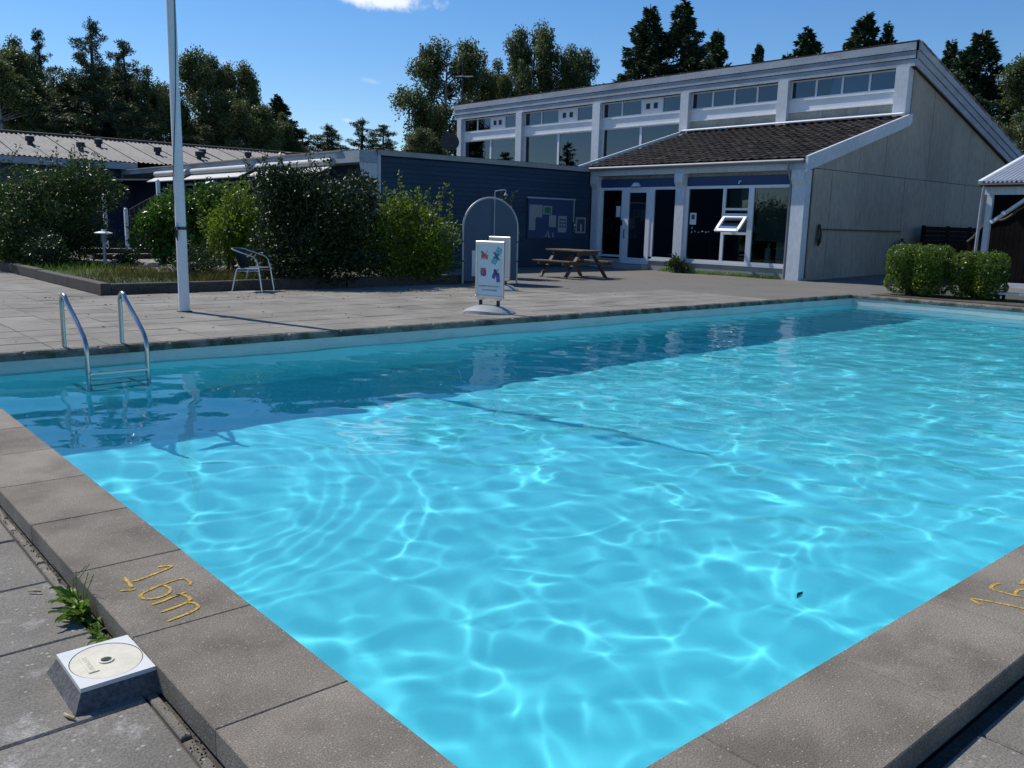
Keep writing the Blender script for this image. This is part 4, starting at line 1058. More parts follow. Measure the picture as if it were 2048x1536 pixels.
def sign_stand(label, loc, rz, printed):
    """local: x = across, -y = front"""
    t = thing('sign_stand', label, 'sign', loc, rz, 'waterfilled poster stands on the deck', local=True)
    bs = MB(); prof = [(-.40, .015), (-.36, .05), (-.25, .10), (-.12, .125), (.12, .125), (.25, .10), (.36, .05), (.40, .015)]
    vs = []
    for x, h in prof:
        wy = .30 * math.sqrt(max(0.0, 1 - (x / .46) ** 2)) + .02
        for yy, hh in ((-wy, 0), (-wy * .97, h * .35), (-wy * .6, h * .85), (0, h), (wy * .6, h * .85), (wy * .97, h * .35), (wy, 0)): vs.append((x, yy, hh))
    n = 7
    fs = [(r_ * n + i, r_ * n + i + 1, (r_ + 1) * n + i + 1, (r_ + 1) * n + i) for r_ in range(len(prof) - 1) for i in range(n - 1)]
    fs += [tuple(range(n)), tuple(range((len(prof) - 1) * n, len(prof) * n))[::-1]]
    bs.add(vs, fs).build('base', GREYP, t, True)
    for x in (-.16, .16):
        MB().tube([(x, 0, .10), (x, 0, .215)], .028, 10).build('spring', BLACK, t); MB().box((x - .05, -.03, .20), (x + .05, .03, .225)).build('bracket', ALU, t)
    f = MB(); H0, H1, wd = .225, 1.12, .255
    f.box((-wd, -.02, H0), (wd, .02, H0 + .05), ch=.01); f.box((-wd, -.02, H1 - .05), (wd, .02, H1), ch=.01); f.box((-wd, -.019, H0 + .05), (-wd + .03, .019, H1 - .05)); f.box((wd - .03, -.019, H0 + .05), (wd, .019, H1 - .05))
    f.build('frame', ALU, t)
    po = MB().box((-wd + .03, -.010, H0 + .05), (wd - .03, .010, H1 - .05)).build('poster', PAPER, t)
    if not printed: return t
    F = -.0115

    def flat(poly, m, nm='printed_symbol', dz=0.0): MB().prism(poly, 1, F - dz - .001, F - dz).build(nm, m, po)

    def cross(cx, cz, r, m=INK):
        for s in (1, -1):
            flat([(cx - r, cz - s * r - .008), (cx - r + .01, cz - s * r - .008 * s), (cx + r, cz + s * r + .008), (cx + r - .01, cz + s * r + .008 * s)][::s], m, 'printed_cross', .002)
    ell = lambda cx, cz, a, b_, n=18, t0=0: [(cx + a * math.cos(2 * math.pi * k / n + t0), cz + b_ * math.sin(2 * math.pi * k / n + t0)) for k in range(n)]
    flat(ell(-.10, .88, .065, .042), ORANGE); flat(ell(-.135, .935, .026, .026), ORANGE); flat([(-.17, .925), (-.155, .945), (-.155, .925)], REDP); flat([(-.05, .87), (-.02, .91), (-.055, .9)], ORANGE)
    flat(ell(-.125, .89, .03, .022), REDP, dz=.001); cross(-.10, .90, .065, REDP)
    Rm = lambda cx, cz, hw, hh, a: [(cx + x * math.cos(a) - z * math.sin(a), cz + x * math.sin(a) + z * math.cos(a)) for x, z in ((-hw, -hh), (hw, -hh), (hw, hh), (-hw, hh))]
    a_ = rad(-28)
    flat(Rm(.155, .965, .048, .055, a_), TEAL); flat(Rm(.085, .82, .045, .055, a_), TEAL); flat(Rm(.12, .89, .03, .05, a_), TEAL); flat(Rm(.155, .965, .03, .036, a_), PAPER, dz=.0015); flat(Rm(.155, .965, .022, .028, a_), TEAL, dz=.003); flat(Rm(.085, .82, .022, .03, a_), PAPER, dz=.0015); flat(Rm(.085, .82, .016, .023, a_), TEAL, dz=.003)
    cross(.12, .89, .06)
    flat(ell(-.115, .635, .055, .068), REDP); flat(ell(-.10, .615, .04, .048), PURPLE, dz=.001); flat(ell(-.13, .655, .026, .03), ORANGE, dz=.002); cross(-.115, .64, .055, REDP)
    flat(Rm(.085, .60, .03, .06, rad(-20)), PURPLE); flat(Rm(.15, .56, .032, .075, rad(8)), PURPLE); flat(Rm(.105, .655, .022, .03, rad(15)), PURPLE); cross(.12, .635, .05)
    for k, (s, z) in enumerate((('BADEDYR IKKE TILLADT', .405), ('I OG VED BASSIN', .345))):
        text_obj(s, .034 if k == 0 else .036, INK, po, Matrix.Translation((0, F - .002, z)) @ Matrix.Rotation(rad(90), 4, 'X'))
    return t


zr = math.atan2(-.936, .35)
sign_stand('silver framed poster stand showing crossed out toys, nearest the pool', (8.77, 10.60, 0), zr, True)
sign_stand('plain backed poster stand behind the printed one, beside the shower', (12.02, 14.22, 0), zr, False)

pt = thing('picnic_table', 'weathered timber picnic table with attached benches in front of the blue wall', 'picnic table', (16.95, 16.92, 0), rad(-3), local=True)
for k in range(5): MB().box((-.37 + k * .15, -.76, .70), (-.37 + k * .15 + .138, .76, .74), ch=.004).build('top_plank', PINEW, pt)
for s in (-1, 1):
    for k in range(2): xx = s * .70 - .145 + k * .15; MB().box((xx, -.76, .42), (xx + .138, .76, .455), ch=.004).build('bench_plank', PINEW, pt)
for y in (-.50, .50):
    for s in (-1, 1): MB().bar((s * .74, y, 0), (s * .20, y, .70), .045, .11, up=(0, 1, 0)).build('leg', PINEW, pt)
    MB().box((-.88, y - .075, .34), (.88, y - .03, .42)).build('bench_support', PINEW, pt); MB().box((-.36, y - .075, .61), (.36, y - .03, .698)).build('top_support', PINEW, pt)
MB().bar((0, -.48, .38), (0, -.08, .66), .04, .08).build('brace', PINEW, pt); MB().bar((0, .48, .38), (0, .08, .66), .04, .08).build('brace', PINEW, pt)

# ------------------------------------------------------------------ skimmer lid, weed, litter at the near edge
sk = thing('skimmer_box', 'square skimmer box with cream round lid beside the near coping', 'skimmer', (.72, 2.78, NZ))
bx = (.588, .846, 2.612, 2.955); tx = (.622, .846, 2.648, 2.918); zb, zt = NZ - .01, -.022
cc = MB(); q = lambda r_, z: [(r_[0], r_[2], z), (r_[1], r_[2], z), (r_[1], r_[3], z), (r_[0], r_[3], z)]
cc.add(q(bx, zb) + q(tx, zt), [(0, 1, 5, 4), (1, 2, 6, 5), (2, 3, 7, 6), (3, 0, 4, 7), (4, 5, 6, 7)]); cc.build('concrete_surround', DARKC, sk)
cxx, cyy, rr_ = .734, 2.783, .1075
fr2 = MB(); n = 48; zt2 = zt + .012
ring, sq = [], []
for k in range(n):
    t = 2 * math.pi * k / n; c_, s_ = math.cos(t), math.sin(t)
    ring.append((cxx + rr_ * c_, cyy + rr_ * 1.14 * s_)); m_ = max(abs(c_), abs(s_)); sq.append((cxx + .1135 * c_ / m_, cyy + .136 * s_ / m_))
vs = [(x, y, zt2) for x, y in ring] + [(x, y, zt2) for x, y in sq] + [(x, y, zt - .006) for x, y in sq] + [(x, y, zt2 - .008) for x, y in ring]
fs = []
for k in range(n):
    j = (k + 1) % n; fs += [(k, n + k, n + j, j), (n + k, 2 * n + k, 2 * n + j, n + j), (3 * n + k, k, j, 3 * n + j)]
fr2.add(vs, fs).build('lid_frame', LIDW, sk)
ld = MB(); lv = [(cxx + (rr_ - .0025) * math.cos(2 * math.pi * k / n), cyy + (rr_ - .0025) * 1.14 * math.sin(2 * math.pi * k / n)) for k in range(n)]
hv = [(cxx + .0165 * math.cos(2 * math.pi * k / n), cyy + .0165 * math.sin(2 * math.pi * k / n)) for k in range(n)]
hv2 = [(cxx + .0235 * math.cos(2 * math.pi * k / n), cyy + .0235 * math.sin(2 * math.pi * k / n)) for k in range(n)]
zl = zt2 - .001
ld.add([(x, y, zl) for x, y in lv] + [(x, y, zl) for x, y in hv2] + [(x, y, zl + .004) for x, y in hv2] + [(x, y, zl + .004) for x, y in hv] + [(x, y, zl - .02) for x, y in hv],
       [f for k in range(n) for j in [(k + 1) % n] for f in ((k, j, n + j, n + k), (n + k, n + j, 2 * n + j, 2 * n + k), (2 * n + k, 2 * n + j, 3 * n + j, 3 * n + k), (3 * n + k, 3 * n + j, 4 * n + j, 4 * n + k))])
ld = ld.build('lid', LIDC, sk); MB().lathe([(.018, 0), (.018, .001)], (cxx, cyy, zl - .012)).build('hole', BLACK, sk)
MB().box((cxx - .068, cyy - .058, zl), (cxx - .036, cyy + .058, zl + .0035), ch=.001).build('label_plate', LIDC, ld)
text_obj('HAYWARD', .022, LIDC, ld, Matrix.Translation((cxx - .060 - .72, cyy - 2.78, zl + .0039 - NZ)) @ Matrix.Rotation(rad(-90), 4, 'Z'), 'embossed_lettering')

wd = thing('dandelion_weed', 'green leafy weed growing in the joint beside the near coping', 'weed', (.815, 3.36, NZ))


def strap_leaf(l, w_, droop, seed):
    rg = random.Random(seed); m = MB(); vs = []; n = 9
    for k in range(n):
        t = k / (n - 1); ww = w_ * math.sin(math.pi * (t ** .75) * .94 + .08) * (1.0 if k % 2 else rg.uniform(.45, .75))
        x = l * t * math.cos(droop * t * .6); z = l * .75 * t * (1 - droop * t * .72)
        vs += [(x, -ww, z + .004), (x, 0, z - .002), (x, ww, z + .004)]
    m.add(vs, [(3 * i + j, 3 * i + j + 1, 3 * i + 4 + j, 3 * i + 3 + j) for i in range(n - 1) for j in (0, 1)]); return m.mesh('leaf', L_WEED, smooth=True)


lms = [strap_leaf(random.uniform(.075, .14), random.uniform(.014, .024), random.uniform(.6, 1.15), k) for k in range(6)]
for k in range(58):
    yy = random.choice((3.24, 3.30, 3.36, 3.42)) + random.uniform(-.03, .03); s = random.uniform(.6, 1.25)
    inst('leaf', lms[k % 6], wd, (.818 + random.uniform(-.012, .01), yy, NZ - .004), (random.uniform(-.2, .2), random.uniform(-.5, .15), random.uniform(1.6, 4.9)), (s, s, s))
stm = MB()
for k in range(7): y0 = 3.36 + random.uniform(-.05, .12); stm.tube([(.82, y0, NZ), (.81 + random.uniform(-.03, .04), y0 + .01, NZ + .08), (.80 + random.uniform(-.05, .09), y0 + random.uniform(-.03, .05), NZ + .13 + random.uniform(0, .05))], .0016, 5)
stm.build('stem', L_WEED, wd)
sw = thing('small_weed', 'low pale weed in the joint between the skimmer box and the dandelion', 'weed', (.815, 3.12, NZ))
for k in range(30):
    s = random.uniform(.3, .6); inst('leaf', lms[k % 6], sw, (.812 + random.uniform(-.015, .012), 3.10 + random.uniform(-.07, .06), NZ - .004), (random.uniform(-.2, .2), random.uniform(-.5, .1), random.uniform(1.2, 5.2)), (s, s, s))
for k, (x, y, l, a_) in enumerate(((.60, 4.18, .06, 2.2), (.735, 3.63, .05, 2.4), (.588, 2.60, .05, 1.9), (.40, 2.95, .04, 2.8))):
    t = MB(); t.tube([(0, 0, 0), (l * .5, .004, .002), (l, 0, 0)], [.004, .005, .003], 6)
    t = t.build('straw_bit', TWIG, label=('pale straw bit on the paving at left edge', 'pale straw bit beside the dandelion weed', 'pale straw bit at the foot corner of the skimmer box', 'pale straw bit on the tile left of the skimmer box')[k], cat='straw', group='straw bits on the near paving')
    t.location = (x, y, NZ + .008); t.rotation_euler = (0, 0, a_)
# dirt and moss along the foot of the near coping
dirt = MB()
for k in range(420):
    y = random.uniform(1.2, 8.5); x = .838 - abs(random.gauss(0, .018)); s = random.uniform(.002, .005)
    dirt.add([(x - s, y - s, NZ - .006), (x + s, y - s, NZ - .006), (x, y + s, NZ - .006), (x, y, NZ - .004 + s)], [(0, 1, 3), (1, 2, 3), (2, 0, 3)])
dirt.build('joint_debris', JOINT, kind='stuff', org=(.84, 4, NZ))

# fallen leaves, moss tufts and crumbs on the far deck
lit = MB()
for k in range(260):
    x = random.uniform(-1, 14); y = 9.95 + random.random() ** .8 * 6.0
    if k < 120: y = random.uniform(14.2, 16.05)
    s = random.uniform(.012, .035); a = random.uniform(0, 6.28); c_, s_ = math.cos(a) * s, math.sin(a) * s
    lit.add([(x - c_, y - s_, .002), (x + s_ * .5, y - c_ * .5, .008 + s * .2), (x + c_, y + s_, .004), (x - s_ * .5, y + c_ * .5, .006)], [(0, 1, 2, 3)])
lit.build('leaf_litter', SLEEP, kind='stuff', org=(6, 13, 0))
# ------------------------------------------------------------------ plants
RG = np.random.default_rng(5)


def unit(n):
    v = RG.normal(size=(n, 3)); return v / np.linalg.norm(v, axis=1, keepdims=True)


def leaves(P, size, aspect, up=0.5, out=None, droop=0.0):
    n = len(P); T = unit(n); T[:, 2] -= droop
    if out is not None: T = T + out * 0.7
    T /= np.linalg.norm(T, axis=1, keepdims=True)
    Nn = unit(n); Nn[:, 2] += up; Wd = np.cross(T, Nn); Wd /= (np.linalg.norm(Wd, axis=1, keepdims=True) + 1e-6)
    L_ = (size * RG.uniform(.65, 1.3, n))[:, None]; nn = np.cross(Wd, T)
    V = np.stack([P, P + T * L_ * .45 + Wd * L_ * aspect + nn * L_ * .06, P + T * L_, P + T * L_ * .45 - Wd * L_ * aspect + nn * L_ * .06], 1).reshape(-1, 3)
    return V, np.arange(4 * n).reshape(n, 4)


def lobe_points(lobes, n, shell=0.30):
    vol = np.array([l[3] * l[4] * l[5] for l in lobes]) ** .75; pk = RG.choice(len(lobes), n, p=vol / vol.sum())
    A = np.array(lobes); d = unit(n); r_ = 1 - np.abs(RG.normal(0, shell, n)); r_ = np.clip(r_, .05, 1.06)
    return A[pk, :3] + d * A[pk, 3:6] * r_[:, None], d


def shrub(name, label, x, y, lobes, n, size, aspect, m, shoots=0, shoot_h=.4, up=.5, cat='shrub', group=None, shell=.3, flowers=0, z=0.05):
    root = thing(name, label, cat, (x, y, z), group=group, local=True)
    big = list(lobes) if len(lobes) > 12 else []
    for l in (() if big else lobes):            # break every lobe into smaller uneven ones
        for k in range(7):
            d = unit(1)[0]; f = RG.uniform(.45, .62)
            big.append((l[0] + d[0] * l[3] * .55, l[1] + d[1] * l[4] * .55, max(.1, l[2] + d[2] * l[5] * .55), l[3] * f, l[4] * f, l[5] * f))
    P, d = lobe_points(big, n, shell); P[:, 2] = np.maximum(P[:, 2], .03)
    V, F = leaves(P, size, aspect, up, d)
    allV, allF = [V], [F]; st = MB()
    top = max(l[2] + l[5] for l in lobes)
    for k in range(shoots):
        l = lobes[RG.integers(len(lobes))]; a = RG.uniform(0, 6.28); rr = math.sqrt(RG.uniform(0, 1)) * .85
        p0 = np.array([l[0] + l[3] * rr * math.cos(a), l[1] + l[4] * rr * math.sin(a), l[2] + l[5] * math.sqrt(max(0, 1 - rr * rr)) * .9])
        h = shoot_h * RG.uniform(.3, 1); lean = RG.normal(0, .18, 2); m_ = int(10 + 26 * h)
        t = RG.uniform(0, 1, m_); Q = p0 + np.stack([lean[0] * t * h * 2, lean[1] * t * h * 2, t * h], 1) + RG.normal(0, size * .35, (m_, 3))
        v2, f2 = leaves(Q, size * .9, aspect, .3, None, -.5); allF.append(f2 + sum(len(q_) for q_ in allV)); allV.append(v2)
        st.tube([tuple(p0 - np.array([0, 0, .3])), tuple(p0 + np.array([lean[0] * h * 2, lean[1] * h * 2, h]))], .006, 4)
    for k in range(14):
        l = lobes[RG.integers(len(lobes))]; d_ = unit(1)[0]
        st.tube([(l[0] * .3 + RG.normal(0, .1), l[1] * .3 + RG.normal(0, .1), -.05), (l[0] * .7, l[1] * .7, l[2] * .5), (l[0] + d_[0] * l[3] * .6, l[1] + d_[1] * l[4] * .6, l[2] + abs(d_[2]) * l[5] * .5)], [.035, .022, .01], 5)
    st.build('stems', BARK, root)
    o = bpy.data.objects.new('foliage', npmesh('foliage', np.concatenate(allV), np.concatenate(allF), m)); COL.objects.link(o); o.parent = root
    if flowers:
        P, d = lobe_points(big, flowers * 4, .06); P = P[(P[:, 2] > top * .55)][:flowers]; V, F = leaves(P, .055, .4, 1.2)
        o = bpy.data.objects.new('blossoms', npmesh('blossoms', V, F, FLOWER)); COL.objects.link(o); o.parent = root
    return root


shrub('tall_shrub', 'large dark glossy leaved shrub left of the bollard lamp', 5.9, 24.6, [(0, 0, 1.3, 1.5, 1.5, 1.25), (-.9, -.3, 1.0, 1.1, 1.2, 1.0), (.7, .2, 1.9, 1.1, 1.1, .8), (-.1, .4, 2.0, 1.2, 1.1, .75), (.2, -.7, .7, 1.2, .8, .7), (-.2, -.5, .4, 1.4, .9, .45)], 23000, .11, .19, L_MID, 40, .6)
shrub('lime_bush', 'low yellow green bush at the left edge behind the sleepers', 4.95, 26.6, [(0, 0, .7, .7, .8, .6), (-.4, .5, 1.0, .7, .7, .7)], 3800, .09, .25, L_LAUREL, 10, .3)
shrub('low_shrub', 'low small leaved bush at the left foot of the dark shrub', 5.25, 22.4, [(0, 0, .45, .5, .7, .45), (.1, .7, .55, .5, .6, .5)], 3400, .075, .2, L_DARK, 6, .2)
shrub('laurel', 'bright glossy laurel bush with broad leaves left of the flagpole', 8.15, 23.0, [(0, 0, .8, .8, .8, .8), (.6, .3, 1.2, 1.0, .9, .85), (1.3, .5, 1.5, 1.0, .9, .75), (.2, -.4, .45, .7, .6, .45), (2.1, .7, 1.5, .9, .8, .75), (.9, .1, .6, 1.2, .8, .6)], 15000, .12, .26, L_LAUREL, 16, .3)
shrub('lime_shrub', 'yellow green shrub right of the flagpole behind the chair', 8.75, 19.6, [(0, 0, .75, .75, .8, .75), (-.5, .2, 1.15, .6, .6, .6), (.4, .1, 1.2, .65, .6, .65), (.1, .2, 1.5, .6, .6, .5), (.75, -.1, .75, .5, .5, .6)], 11000, .082, .24, L_LIME, 46, .5)
dts = shrub('dark_tall_shrub', 'tall broad dark shrub with white glinting leaves in front of the annex fascia', 9.02, 17.0, [(0, 0, 1.2, 1.15, 1.1, 1.2), (-.65, .4, 1.7, .9, .9, .9), (.6, -.2, 1.75, 1.0, .9, .85), (-.8, -.4, .7, .9, .9, .75), (1.0, -.1, .9, .9, .9, .95), (0, .3, 2.1, 1.0, .9, .55), (.1, -.7, .5, 1.1, .7, .55)], 27000, .088, .26, L_DARK, 34, .4, shell=.26)
dts.scale = (1, 1, .93)
shrub('young_hedge_shrub', 'upright bright green shrub with thin shoots left of the outdoor shower', 11.42, 16.65, [(0, 0, .75, .9, .8, .8), (-.8, .0, .65, .75, .75, .7), (.6, .1, .9, .75, .7, .8), (0, .2, 1.25, .8, .7, .65), (-.6, .2, 1.1, .6, .6, .5), (0, -.3, .35, 1.1, .6, .4)], 15000, .08, .28, L_LIME, 70, .7, shell=.32)
shrub('shrub', 'small dark shrub between the outdoor shower and the notice board', 14.75, 17.5, [(0, 0, .7, .55, .5, .75), (.1, .1, 1.35, .5, .5, .6)], 4200, .085, .24, L_DARK, 16, .4)
shrub('bed_plant', 'small brownish plant at the foot of the bollard lamp', 6.85, 22.2, [(0, 0, .3, .35, .35, .3)], 900, .08, .2, L_DARK, 6, .2)
shrub('bed_plant', 'feathery green plant in the grass beside the flagpole foot', 6.95, 18.2, [(0, 0, .35, .45, .4, .38), (.5, .2, .3, .4, .4, .3)], 2200, .09, .1, L_MID, 20, .3)
hg = 'rounded hedges beside the far pool corner'
def box_lobes(wx, wy, h):
    o = [(0, 0, h * .5, wx * .8, wy * .8, h * .46)]
    for sx_ in (-1, 1):
        for sy_ in (-1, 1):
            for z_ in (.24, .52, .76): o.append((sx_ * wx * .46, sy_ * wy * .46, h * z_, wx * .5, wy * .5, h * (.24 if z_ < .7 else .22)))
    return o


shrub('hedge', 'larger rounded hedge bush at the far pool corner', 19.95, 8.88, box_lobes(.60, .66, 1.12), 24000, .047, .3, L_HEDGE, 26, .09, up=.8, cat='hedge', group=hg, shell=.12)
shrub('hedge', 'smaller rounded hedge bush with cream blossoms beside the white bench', 20.3, 7.72, box_lobes(.54, .52, 1.0), 19000, .047, .3, L_HEDGE, 14, .08, up=.8, cat='hedge', group=hg, shell=.12, flowers=90)
MB().box((19.15, 3.0, -.04), (24.2, 9.55, .012)).build('planting_bed', SOIL, kind='structure')
shrub('lime_bush', 'piece of yellow green bush at the right edge behind the bench', 21.6, 6.75, [(0, 0, .5, .4, .4, .5)], 2200, .06, .3, L_LIME, 8, .15)
shrub('wall_plant', 'leafy green plant at the foot of the glass front', 22.05, 17.35, [(0, 0, .2, .25, .45, .22), (0, .2, .3, .22, .3, .2)], 900, .085, .24, L_MID, 6, .15, z=-.01)


def blades(n, xr, yr, hr, m, name, label=None, dens=None, z=.08):
    P = np.stack([RG.uniform(*xr, n), RG.uniform(*yr, n), np.full(n, z)], 1)
    if dens is not None: P = P[dens(P)]
    n = len(P); h = RG.uniform(*hr, n)[:, None]; a = RG.uniform(0, 6.28, n); d = np.stack([np.cos(a), np.sin(a), 0 * a], 1); l = RG.normal(0, .35, (n, 3)); l[:, 2] = 1
    V = np.stack([P - d * .006, P + d * .006, P + l * h * .6 + d * .004, P + l * h + np.array([0, 0, -.1]) * h], 1).reshape(-1, 3)
    o = bpy.data.objects.new(name, npmesh(name, V, np.arange(4 * n).reshape(n, 4), m)); COL.objects.link(o); return tag(o, kind='stuff')


blades(8000, (4.8, 9.5), (16.35, 20.5), (.08, .30), L_GRASS, 'bed_grass', z=.10, dens=lambda P: RG.uniform(0, 1, len(P)) < np.clip(.35 + .65 * np.sin(P[:, 0] * 2.1 + 1.3 * np.sin(P[:, 1] * 1.7)), .08, 1))
blades(1800, (4.8, 9), (16.35, 19), (.06, .2), L_MID, 'bed_grass', z=.10)
blades(2500, (4.7, 6.6), (19, 30), (.08, .26), L_WEED, 'bed_grass', z=.10)
blades(2600, (22.12, 22.46), (13.95, 18.3), (.04, .17), L_WEED, 'wall_weeds', z=-.01, dens=lambda P: RG.uniform(0, 1, len(P)) < (P[:, 0] - 22.0) / .45)
for k, (x, y) in enumerate(((8.0, 20.8), (7.3, 21.6), (11.9, 16.55))):
    st = MB(); st.lathe([(.12, -.05), (.16, .05), (.13, .14), (.05, .18)], (0, 0, 0), 8, sx=1.2)
    st.v = [(a + random.uniform(-.02, .02), b_ + random.uniform(-.02, .02), c_ + random.uniform(-.02, .02)) for a, b_, c_ in st.v]
    st = st.build('stone', STONE, label=('pale round stone in the grass near the path', 'pale stone at the path edge behind the lamp', 'pale stone under the tall dark shrub')[k], cat='stone', group='stones in the planting bed', smooth=True); st.location = (x, y, .12)


# ------------------------------------------------------------------ trees (each kind is modelled once, 10 m tall, then copied)
def limb(st, p, q, r0, r1, sag=.0):
    p, q = Vector(p), Vector(q); m_ = (p + q) / 2 + Vector((random.uniform(-.1, .1), random.uniform(-.1, .1), sag)); st.tube([p, m_, q], [r0, (r0 + r1) / 2, r1], 5)


def finish(kind, st, V, F, bark, m):
    return (st.mesh('trunk', bark), npmesh('crown', V, F, m))


def birch(seed, H=10.0, W=2.1, n=54000):
    random.seed(seed); st = MB(); st.tube([(0, 0, -.3), (.05, 0, H * .3), (-.06, .05, H * .6), (.04, 0, H * .95)], [.17, .13, .08, .02], 7)
    cl = []
    for k in range(52):
        z = H * random.uniform(.16, .95); a = random.uniform(0, 6.28)
        prof = W * (math.sin(math.pi * min(1, (z / H - .12) / .95)) ** .7) * random.uniform(.45, 1.1)
        q = (math.cos(a) * prof, math.sin(a) * prof, z + random.uniform(.2, .7)); limb(st, (0, 0, z - .5), q, .05, .012)
        for j in range(3):
            c = Vector(q) * 1.0; c = Vector((q[0] * random.uniform(.55, 1.05), q[1] * random.uniform(.55, 1.05), q[2] + random.uniform(-.5, .4))); r_ = random.uniform(.32, .62)
            cl.append((c.x, c.y, c.z, r_, r_, r_ * .8))
    cl.append((0, 0, H * .96, .3, .3, .5))
    P, d = lobe_points(cl, n, .46)
    P[:, 2] -= np.abs(RG.normal(0, .34, n))          # hanging sprays
    V, F = leaves(P, .118, .33, .2, None, .7); return finish('birch', st, V, F, BIRCHB, L_BIRCH)


def pine(seed, H=10.0, n=40000, low=.30, W=2.1):
    random.seed(seed); st = MB(); st.tube([(0, 0, -.3), (.1, 0, H * .4), (0, .08, H * .75), (0, 0, H)], [.2, .16, .09, .02], 7)
    cl = []; z = H * low; f = 0
    while z < H * .985:
        f = (z / H - low) / (1 - low); lean = random.uniform(.75, 1.2)
        for k in range(6 if f < .75 else 4):
            a = random.uniform(0, 6.28); L_ = (W * (1 - f) ** .75 * lean * random.uniform(.45, 1.15)) + .10; zz = z + random.uniform(-.12, .12)
            q = (math.cos(a) * L_, math.sin(a) * L_, zz + (.10 + .35 * f) * L_); limb(st, (0, 0, zz - .1), q, .045 * (1.1 - f), .012, -.05)
            for j in range(max(2, int(L_ * 4))):
                t = random.uniform(.35, 1.05); r_ = random.uniform(.15, .30) * (1.15 - .5 * f); sp_ = .22 * L_
                cl.append((q[0] * t + random.uniform(-sp_, sp_), q[1] * t + random.uniform(-sp_, sp_), zz + (.10 + .35 * f) * L_ * t + random.uniform(-.02, .12), r_, r_, r_ * .5))
        z += random.uniform(.42, .62) * (1.15 - .55 * f)
    cl += [(0, 0, H * .99, .07, .07, .25), (.05, .0, H * .955, .14, .14, .2)]
    P, d = lobe_points(cl, n, .5); V, F = leaves(P, .15, .12, .2, d, -.4); return finish('pine', st, V, F, BARK, L_PINE)


def spruce(seed, H=10.0, W=2.3, n=62000):
    random.seed(seed); st = MB(); st.tube([(0, 0, -.3), (0, 0, H * .5), (0, 0, H)], [.19, .11, .012], 7)
    Ps, Ts = [], []; z = H * .07; nb_ = 0
    br = []
    while z < H * .985:
        f = z / H
        for k in range(6 if f < .8 else 5):
            a = random.uniform(0, 6.28); L_ = 1.35 * W * (1 - f) ** .92 * random.uniform(.55, 1.15) + .05; br.append((z + random.uniform(-.1, .1), a, L_))
        z += .15 + .09 * (1 - f)
    tot = sum(b_[2] + .25 for b_ in br)
    for z, a, L_ in br:
        if L_ > .5: st.tube([(0, 0, z), (math.cos(a) * L_ * .6, math.sin(a) * L_ * .6, z - .12 * L_), (math.cos(a) * L_, math.sin(a) * L_, z - .08 * L_)], [.03, .018, .006], 4)
        m_ = max(10, int(n * (L_ + .25) / tot)); t = np.sqrt(RG.uniform(0, 1, m_)); c = np.stack([np.cos(a) * L_ * t, np.sin(a) * L_ * t, z - .30 * L_ * t + .24 * L_ * t ** 3], 1)
        wv = (.08 + .17 * L_) * (1.05 - t * .85); sd_ = np.array([-math.sin(a), math.cos(a), 0]); s = RG.uniform(-1, 1, m_)
        c += sd_ * (s * wv)[:, None]; c[:, 2] -= np.abs(s) * wv * .35 + np.abs(RG.normal(0, .12, m_)); Ps.append(c)
        Ts.append(np.tile(np.array([math.cos(a), math.sin(a), -.35]), (m_, 1)))
    P = np.concatenate(Ps); T = np.concatenate(Ts); V, F = leaves(P, .155, .2, .8, T * 1.4); return finish('spruce', st, V, F, BARK, L_SPRUCE)


KINDS = {'birch_tree': [birch(1), birch(2, W=1.8), birch(3, W=2.5, n=64000)], 'pine_tree': [pine(4), pine(5, low=.12, W=2.6, n=56000), pine(6, low=.4, W=1.5, n=26000)], 'spruce_tree': [spruce(7), spruce(8, W=2.8, n=74000), spruce(9, W=1.7, n=44000)]}


def tree(kind, v, x, y, top, width, label, group, z=-.15):
    root = thing(kind, label, 'tree', (x, y, z), group=group, local=True)
    ref = {'birch_tree': (3.9, 3.4, 4.5), 'pine_tree': (3.3, 3.9, 2.7), 'spruce_tree': (2.5, 3.0, 2.0)}[kind][v]
    k = (top - z) / 10.0; s = width / ref; s = max(.6 * k, min(2.2 * k, s))
    root.scale = (s, s, k); root.rotation_euler = (0, 0, random.uniform(0, 6.28))
    for nm, me in zip(('trunk', 'crown'), KINDS[kind][v]):
        o = bpy.data.objects.new(nm, me); COL.objects.link(o); o.parent = root


gl_, gc, gr, gm = 'trees behind the corrugated roof house', 'trees behind the high roof', 'spruces behind the pool building', 'low pines beyond the annex roof'
T = tree
T('birch_tree', 2, 12.6, 60.6, 11.3, 6.0, 'broad leafy tree at the left edge behind the corrugated roof', gl_)
T('birch_tree', 0, 15.3, 61.5, 10.2, 5.0, 'round leafy tree between the left edge tree and the tall pine', gl_)
T('pine_tree', 2, 16.7, 70.0, 13.6, 2.8, 'thin pine top peeping over the leafy trees at upper left', gl_)
T('pine_tree', 1, 16.6, 57.7, 12.7, 5.0, 'tallest pine on the left with layered branches', gl_)
T('pine_tree', 0, 18.9, 59.1, 11.9, 4.2, 'dark pine just right of the tallest left pine', gl_)
T('birch_tree', 1, 19.4, 64.2, 11.0, 4.6, 'leafy tree behind the two tall left pines', gl_)
T('birch_tree', 2, 20.4, 57.5, 9.9, 4.8, 'leafy tree just left of the flagpole', gl_)
T('birch_tree', 0, 23.3, 57.4, 11.9, 4.6, 'tall birch just right of the flagpole', gl_)
T('birch_tree', 1, 26.0, 58.4, 11.3, 3.6, 'slender birch second right of the flagpole', gl_)
T('birch_tree', 2, 24.6, 54.4, 8.9, 5.2, 'lower leafy tree under the two birches right of the flagpole', gl_)
T('birch_tree', 1, 14.0, 66.0, 11.2, 4.6, 'leafy crown between the left edge tree and its round neighbour', gl_)
